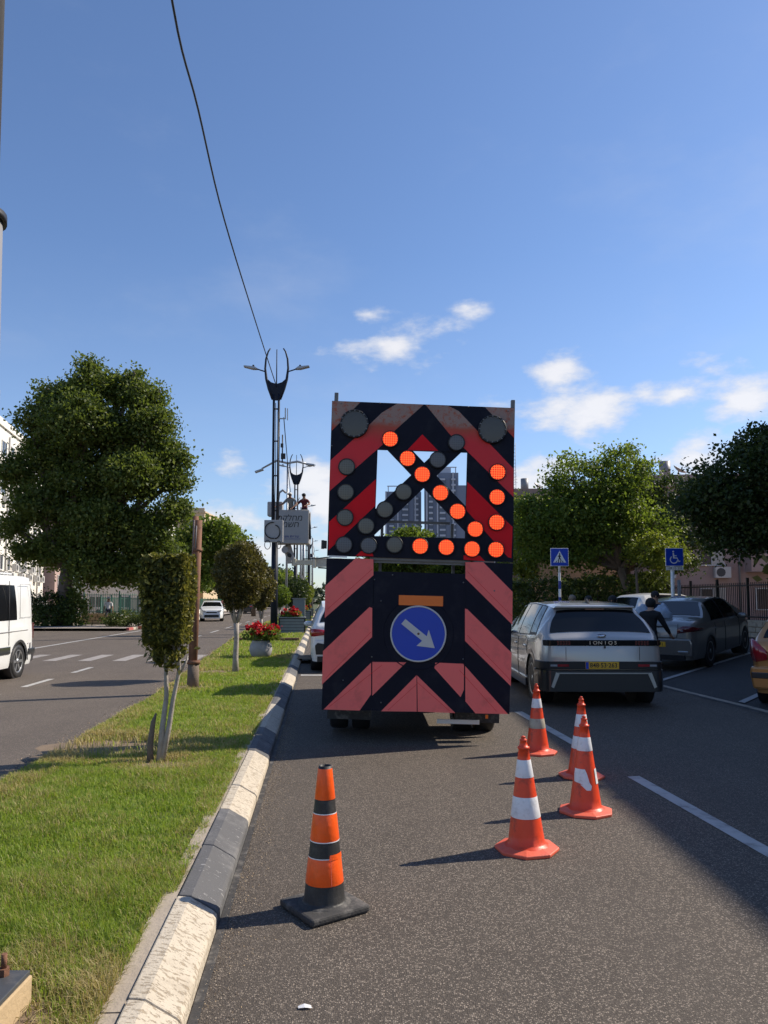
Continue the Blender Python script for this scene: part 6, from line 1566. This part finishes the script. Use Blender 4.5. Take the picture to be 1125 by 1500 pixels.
# ================================================================== buildings
def window_unit(w, h, shutter=False):
    b = MB()
    b.box((0, -.02, h / 2 + .0), (w + .12, .06, .06)); b.box((0, -.02, -h / 2), (w + .18, .12, .06))
    for x in (-w / 2, 0, w / 2): b.box((x, -.02, 0), (.06, .06, h))
    o = b.build('window', 'window')
    b = MB(); b.box((0, 0, 0), (w, .03, h)); p_ = b.build('pane', 'pane', o)
    if shutter:
        s_ = MB(); s_.box((w * .25, -.045, 0), (w * .48, .02, h * .98)); s_.build('shutter', 'shutter', o)
    return o
def building(name, corner, direction, L, D, H, floors, wallm, label, cat='apartment block', roofm=None, gap=3.0, win=(1.3, 1.2), ac=.5, sides=(0, 3), shut=.4, top=True, balc=0.0, z0=0.0, first=0, acm='ac'):
    """facade starts at corner and runs along direction; its outside is on the right hand"""
    rz = math.atan2(direction[1], direction[0]); t = root(name, Vector((corner[0], corner[1], z0)), rz, label, cat)
    b = MB(); b.box((L / 2, D / 2, H / 2), (L, D, H)); b.build('wall', wallm, t)
    b = MB(); b.box((L / 2, D / 2, H + .12), (L + .3, D + .3, .24)); rf = b.build('roof', roofm or wallm, t)
    if top:
        b = MB(); b.box((L / 2, .05, H + .45), (L, .15, .5)); b.box((.07, D / 2, H + .45), (.15, D, .5)); b.build('parapet', wallm, rf)
    wa = window_unit(*win); wb_ = window_unit(*win, shutter=True)
    b = MB(); b.box((0, -.2, 0), (.85, .34, .62)); acu = b.build('ac_unit', acm); b = MB(); b.lathe([(.001, -.385), (.24, -.385), (.25, -.37)], 12, axis='Y', smooth=False); b.build('fan_grille', 'fan', acu, loc=(-.12, 0, 0))
    b = MB(); b.box((0, -.5, -.0), (2.4, 1.0, .12)); b.box((0, -.97, .5), (2.4, .07, .9)); b.box((-1.17, -.5, .5), (.06, .94, .9)); b.box((1.17, -.5, .5), (.06, .94, .9)); bal = b.build('balcony', wallm)
    fh = (H - .3) / floors; used = set()
    def place(proto, q, r):
        if proto in used: c = copy_tree(proto, t, loc=q); 
        else: c = proto; adopt(c, t); c.location = q; used.add(proto)
        c.rotation_euler = (0, 0, r); return c
    rnd = random.Random(int(L * 31 + H * 7))
    for side_ in sides:
        LL = L if side_ == 0 else D
        n = int((LL - 1) / gap)
        for f in range(first, floors):
            for k in range(n):
                u = (k + .5) * LL / n; z = f * fh + fh * .55
                def at(du, dz, out=0.0):
                    return ((u + du, -.02 - out, z + dz), 0) if side_ == 0 else ((-.02 - out, D - (u + du), z + dz), -math.pi / 2)
                q, r = at(0, 0); place(wb_ if rnd.random() < shut else wa, q, r)
                if rnd.random() < balc: q, r = at(0, -.95); place(bal, q, r)
                elif rnd.random() < ac: q, r = at(rnd.choice((-.2, .5)), -1.02); place(acu, q, r)
                if rnd.random() < ac * .35: q, r = at(1.25, -.3); place(acu, q, r)
        for k in range(1, n):
            if k % 2: continue
            u = k * LL / n; b = MB()
            if side_ == 0: b.cyl((u, -.08, 0), (u, -.08, H - .4), .055, n=6)
            else: b.cyl((-.08, D - u, 0), (-.08, D - u, H - .4), .055, n=6)
            b.build('drain_pipe', 'palepole', t)
    for p_ in (wa, wb_, acu, bal):
        if p_ not in used:
            for ch in _children.pop(p_.name, []): bpy.data.objects.remove(ch)
            bpy.data.objects.remove(p_)
    return t
def on_roof(x, y, z, label, dish=False, tank=True, group='tanks on the right hand roofs', s=1.0):
    if tank:
        t = root('water_tank', Vector((x, y, z)), 0, label, 'water tank', group)
        b = MB(); b.cyl((0, 0, .35), (0, 0, 1.5 * s), .33 * s, n=14); b.build('tank', 'palepole', t); b = MB()
        for sx in (-1, 1): b.box((sx * .3, 0, .2), (.05, .5, .5))
        b.build('stand', 'steel', t)
    if dish:
        t = root('satellite_dish', Vector((x, y, z)), 0, label, 'satellite dish')
        b = MB(); b.lathe([(.0, 0), (.18, .025), (.33, .085), (.43, .16), (.44, .165)], 20); o = b.build('dish', 'palepole', t, loc=(0, 0, 1.0)); o.rotation_euler = (.35, .5, 0); o.modifiers.new('s', 'SOLIDIFY').thickness = .02
        b = MB(); b.cyl((0, 0, -.1), (0, 0, 1.2), .05, n=8); b.build('mast', 'steel', t)
def dirv(a): return (math.cos(a), math.sin(a))
# left: white blocks
building('apartment_block', (-28.4, 50.0), (-.22, 1), 25, 12, 15.4, 5, 'white_plaster', 'white sunlit apartment block with many wall units at the left edge, behind the van', gap=2.5, ac=.8, sides=(0, 3), shut=.5)
building('apartment_block', (-33.0, 82), (1, .2), 9, 10, 11, 4, 'white_plaster', 'farther white block with pinkish bays, seen below the broad tree', gap=2.4, ac=.6, sides=(0,), shut=.3)
building('brick_bay', (-33.3, 76), (-.1, 1), 6, 3, 9.6, 4, 'pink_plaster', 'narrow pink stair tower in front of the farther white block', gap=2.2, ac=0, sides=(0,), shut=0, cat='building', top=False)
on_roof(-29.6, 56, 15.7, 'white water tank on the roof of the white block at the left edge', group=None, s=1.25)
building('tall_block', (-29.0, 104), (1, .0), 4.0, 9, 13.8, 5, 'beige_plaster', 'tall beige block showing right of the rusty pipes', gap=1.9, ac=.2, sides=(0,), shut=.1, win=(.9, 1.1))
building('cream_house', (-38, 96), (1, .1), 12, 8, 8, 3, 'beige_plaster', 'cream house front glimpsed between the trees on the left', gap=2.6, ac=.2, sides=(0,), shut=.3)
# right: pink block, orange garage, brown roofed block
building('apartment_block', (14.3, 43.5), (1, -.12), 30, 11, 7.9, 3, 'pink_plaster', 'pinkish apartment block with wall units behind the black fence', gap=2.7, ac=.85, sides=(0, 3), shut=.5, z0=.3, balc=.1)
building('orange_building', (8.6, 41), (1, -.05), 4.6, 6, 4.1, 1, 'orange_plaster', 'small orange plastered building glimpsed under the leaning tree', gap=3.6, ac=.0, sides=(0,), shut=0, cat='building', z0=.2)
building('apartment_block', (8.2, 62), (1, -.02), 16, 10, 10.2, 3, 'roofbrown', 'brown block whose roof edge shows above the trees right of the board', gap=3, ac=.4, sides=(0,), shut=.3)
on_roof(17.0, 45, 8.5, 'pale water tank on the roof of the pinkish apartment block'); on_roof(17.6, 44.4, 8.3, 'big pale satellite dish on the roof of the pinkish apartment block', dish=True, tank=False)
on_roof(11.9, 63, 10.4, 'left water tank on the brown block roof'); on_roof(17.2, 63.2, 10.4, 'right water tank on the brown block roof', s=.8); on_roof(13.0, 63.0, 10.2, 'small satellite dish beside the left tank on the brown roof', dish=True, tank=False); on_roof(19.3, 63.4, 10.3, 'satellite dish at the right end of the brown roof', dish=True, tank=False)
am = root('antenna_mast', Vector((11.0, 62.6, 10.3)), 0, 'thin lattice aerial mast on the brown roof beside the board', 'antenna')
b = MB()
for x in (-.09, .09): b.cyl((x, 0, 0), (x, 0, 4.6), .018, n=5)
for k in range(15): b.box((0, 0, .3 * k + .15), (.2, .02, .025), (0, .5 * (-1) ** k, 0))
for k in range(4): b.box((.0, 0, 1.2 + k * .28), (.5 - .06 * k, .02, .02))
b.build('mast', 'steel', am)
# far towers seen through the opening of the board
def tower(name, x0, x1, y, H, label, fac, step=None, crown=True):
    t = root(name, Vector(((x0 + x1) / 2, y, 0)), 0, label, 'tower block'); w = x1 - x0
    b = MB(); b.box((0, 10, H / 2), (w, 20, H)); b.build('wall', 'tower_a', t)
    if step:
        b = MB(); b.box((w / 2 + step[0] / 2, 9, step[1] / 2), (step[0], 18, step[1])); b.build('side_wing', 'tower_a', t)
    nf = int(H / 3.1)
    first_ = None
    for cx, cw in fac:
        b = MB(); b.box((cx * w, -.4, H / 2 - 1), (cw * w, .8, H - 4)); col_ = b.build('window_column', 'tower_b', t)
        for k in range(1, nf):
            b = MB()
            if first_ is None or True:
                pass
        sl = None
        for k in range(2, nf):
            if sl is None: bb_ = MB(); bb_.box((0, 0, 0), (cw * w * .8, .9, 1.0)); sl = bb_.build('balcony_slab', 'tower_c', t, loc=(cx * w, -.75, k * 3.1))
            else: inst(sl, (cx * w, -.75, k * 3.1), t)
    for sx in (-.5, -.17, .33):
        b = MB(); b.box((sx * w + (.3 if sx < 0 else 0), -.5, H / 2), (.8, .9, H)); b.build('pilaster', 'tower_c', t)
    if crown:
        b = MB()
        for sx in (-1, 0, 1): b.box((sx * w * .42, 1, H + 1.6), (.5, .5, 3.2))
        b.box((0, 1, H + 3.2), (w * .9, .6, .5)); b.box((w * .12, 8, H + 1.8), (w * .35, 6, 3.6)); b.build('roof_frame', 'tower_c', t)
    return t
tower('residential_tower', .8, 21.0, 420, 63, 'pale grey tower block seen through the left part of the board opening', ((-.33, .16), (.05, .2), (.36, .14)))
tower('residential_tower', 23.2, 41, 410, 72, 'taller dark grey tower block seen through the right part of the board opening', ((-.36, .15), (.0, .22), (.34, .16)), step=(8, 65))
tower('residential_tower', 60, 84, 560, 40, 'low distant tower block behind the right hand tree line', ((-.3, .16), (.1, .2), (.36, .14)))

# ================================================================== right side vegetation
tree('leaning_tree', Vector((11.0, 31, .3)), [(-3.1, 0, 6.3, 1.25, 1.3, 1.15), (-1.1, 0, 6.6, 1.2, 1.3, 1.25), (-3.0, 0, 4.7, 2.0, 1.8, 1.15), (-1.6, 0, 4.6, 1.7, 1.6, 1.1), (-4.2, 0, 4.0, 1.5, 1.3, 1.0), (-1.7, -.3, 5.6, 1.4, 1.3, .9), (.1, 0, 4.3, 1.3, 1.3, .9), (-3.3, -.2, 3.3, 1.5, 1.2, .7), (-4.9, .1, 5.1, .9, .9, .6)],
     'leaf_mid', 'green tree with a leaning trunk and two rounded tops above the silver car', 820, 50, .14, .42, .17, trunk=[Vector((0, 0, -.2)), Vector((-.5, 0, 1.1)), Vector((-1.0, 0, 1.9)), Vector((-1.3, 0, 2.7))], fork=Vector((-1.3, 0, 2.7)))
b = tree('forked_tree', Vector((10.9, 34, .3)), [(-.2, 0, 4.6, 1.7, 1.6, 1.7), (1.3, 0, 4.4, 1.6, 1.6, 1.8), (.6, 0, 6.3, 1.0, 1.2, .9), (2.4, 0, 6.3, 1.2, 1.2, .7), (2.6, 0, 3.6, 1.2, 1.2, 1.1)], 'leaf_dark', 'dark leafy tree between the leaning tree and the large shady one', 560, 46, .15, .4, .2, fork=Vector((.1, 0, 2.8)))
tree('bright_tree', Vector((9.1, 43, .2)), [(-.6, 0, 5.9, 1.6, 1.6, 1.5), (.9, 0, 4.9, 1.9, 1.8, 1.6), (-1.2, 0, 4.1, 1.4, 1.4, 1.3), (2.2, 0, 6.2, 1.5, 1.5, 1.2), (.2, 0, 3.3, 2.0, 1.6, 1.0)], 'leaf_yel', 'sunlit yellow green tree just right of the striped board', 620, 44, .16, .42, .18, bark='barkpale')
tree('bright_tree', Vector((9.9, 29.5, .3)), [(.4, 0, 3.3, .9, .9, .7), (1.2, 0, 3.0, .8, .8, .6)], 'leaf_yel', 'small sunlit sapling behind the wheelchair sign', 130, 40, .11, .26, .06)
tree('shady_tree', Vector((13.4, 21.5, .45)), [(-2.9, 0, 4.6, 1.5, 1.5, .95), (-1.6, 0, 5.4, 1.5, 1.7, .9), (-.2, 0, 5.9, 1.6, 1.7, .85), (-2.3, 0, 3.5, 1.6, 1.6, .8), (-.6, 0, 4.4, 1.9, 2, 1.2), (-3.9, 0, 4.0, 1.0, 1.2, .65), (.9, 0, 4.4, 1.9, 2, 1.5), (-3.2, .2, 3.0, 1.2, 1.2, .5), (.4, -.3, 3.1, 1.9, 1.6, .8), (-1.4, -.3, 2.9, 1.5, 1.4, .55), (-2.2, 0, 5.75, .9, .9, .35)],
     'leaf_dark', 'large dark shady tree filling the right edge above the fence', 1350, 60, .125, .42, .22, fork=Vector((-.3, 0, 2.3)))
building('apartment_block', (16.9, 28), (0, -1), 32, 11, 12.4, 4, 'pink_plaster', 'apartment block standing past the right picture edge and shading the street', gap=3, ac=.5, sides=(0,), shut=.4, z0=.4)
# trees standing past the right edge of the frame: they throw the shade across the lanes
for i, (x, y, hh) in enumerate(((14.7, 13.6, 8.5), (14.8, 9.6, 8.7), (14.85, 5.6, 8.4), (14.8, 1.4, 8.6))):
    tree('shade_tree', Vector((x, y, .45)), [(-1.4, 0, hh - 3.6, 3.1, 3.6, 2.6), (.8, 0, hh - 2.8, 3.2, 3.6, 2.4), (-1.6, .5, hh - 5.2, 2.6, 3.2, 1.8), (0, 0, hh - 1.8, 2.4, 2.8, 1.5), (1.2, -1, hh - 5.0, 2.6, 3, 2)],
         'leaf_dark', ('dense roadside tree past the right picture edge, level with the gold car', 'dense roadside tree past the right picture edge, next towards the viewer from the gold car', 'dense roadside tree past the right picture edge, level with the nearest cones', 'dense roadside tree past the right picture edge, farthest back beside the viewer')[i], 1300, 70, .24, .75, .26, group='shade trees past the picture edge')
hdg = root('hedge', R(13.2, 30.0, .35), math.atan2(1, -BEND), 'thick clipped hedge behind the people and the silver car', 'hedge')
q = rng.uniform(-1, 1, (21000, 3)); ax = rng.integers(0, 3, 21000); sg = rng.choice([-1, 1], 21000); q[np.arange(21000), ax] = sg * rng.uniform(.8, 1.03, 21000)
a = np.stack([9.5 + q[:, 0] * 9.5, q[:, 1] * .75 + .08 * np.sin(q[:, 0] * 14), 1.15 + q[:, 2] * 1.15 + .12 * np.sin(q[:, 0] * 11 + q[:, 1])], 1)
quads('foliage', leaf_quads(a, .15, .09, .2), 'leaf_hedge', hdg)
b = MB()
for k in range(24): b.cyl((.4 + k * .78, 0, -.1), (.4 + k * .78 + random.uniform(-.1, .1), 0, 1.6), .035, .02, 5)
b.build('stems', 'bark', hdg)
# a second hedge across, facing the street, closing the view at the left of it
shrub('hedge', Vector((7.3, 33.5, .2)), [(-1.6, 0, 1.2, 1.6, .9, 1.3), (.4, 0, 1.3, 1.6, .9, 1.3), (2.4, -.6, 1.35, 1.6, .9, 1.3), (3.8, -2.2, 1.3, 1.0, .9, 1.25)], 'leaf_hedge', 'bushy hedge end to the left, behind the crossing sign pole', 460, 40, .13, .3, 'hedge')
# fence and its stone wall
fp0, fp1 = R(13.95, 17.0, .95), R(13.95, 31.2, .95)
wl = root('fence_wall', R(13.95, 16.0, .0), math.atan2(1, -BEND), 'low rough stone wall under the black fence by the parked saloon', 'wall')
b = MB(); b.box((7.6, 0, .66), (15.2, .26, .54)); b.build('core', 'mortar', wl)
for row in range(3):
    x = 0
    while x < 15:
        w = random.uniform(.3, .6); b = MB(); b.box((x + w / 2, .12, .5 + row * .175), (w - .025, .10 + random.uniform(-.02, .02), .155)); b.build('stone', 'concrete', wl, bevel=.02); x += w
b = MB(); b.box((7.6, 0, .955), (15.2, .36, .05)); b.build('coping', 'concrete', wl)
rail_fence('black_fence', fp0 + Vector((0, 0, .03)), fp1 + Vector((0, 0, .03)), 1.22, 'black picket fence on the stone wall right of the wheelchair sign', 'fenceblack', .115, 1.9, .010)
b = MB()
tree('dry_palm', Vector((13.9, 24.5, .45)), [(0, 0, 2.2, .9, .9, .5)], 'leaf_palm', 'dry yellowish palm fronds drooping below the large shady tree', 40, 30, .5, .5, .06)
shrub('bush', Vector((13.1, 22.6, .5)), [(0, 0, 1.0, .8, .7, .9)], 'leaf_hedge', 'sunlit bush poking through the black fence at the right', 70, 34, .1, .28)
shrub('bush', Vector((13.9, 19.9, .5)), [(0, 0, .9, 1.1, 1.0, 1.1), (.8, -1.6, 1.0, 1.2, 1, 1.2)], 'leaf_dark', 'dark bush behind the right end of the black fence', 110, 34, .12, .35)
# greenery behind the truck and up the street on the right
for i, (t_, s_, hh, m_, lab) in enumerate(((2.2, 66, 8.6, 'leaf_mid', 'round green tree seen low in the board opening on the left'), (9.5, 78, 8.4, 'leaf_yel', 'yellow green tree seen low in the board opening on the right'), (12.5, 72, 7, 'leaf_mid', 'street tree glimpsed in the slot under the opening'), (7.0, 96, 8, 'leaf_mid', 'farther street tree up the right side of the road'), (11, 118, 9, 'leaf_mid', 'farthest street tree up the right side of the road'))):
    tree('street_tree', R(t_ + (5.2 if i == 0 else 0), s_, .1), [(-.5, 0, hh - 3.3, 2.5, 2.5, 2.0), (1.2, 0, hh - 2.7, 2.2, 2.2, 1.8), (-1.8, 0, hh - 3.9, 1.9, 2, 1.5), (.3, 0, hh - 1.9, 1.7, 1.8, 1.2)], m_, lab, 330, 36, .3, .6, .2)
building('apartment_block', (4, 150), (1, 0), 26, 12, 12, 4, 'beige_plaster', 'beige block at the far end of the street behind the truck', gap=3, ac=.3, sides=(0,), shut=.4)
t = root('distant_treeline', Vector((0, 330, 0)), 0); t['kind'] = 'stuff'
q_ = [(x, random.uniform(-20, 20), random.uniform(2, 5), 14, 10, random.uniform(5, 9)) for x in range(-230, 240, 16)]
quads('distant_trees', leaf_quads(crown_pts(q_, 1500, 18, 2.6), 2.0, 1.4, .2), 'leaf_far', t)['kind'] = 'stuff'
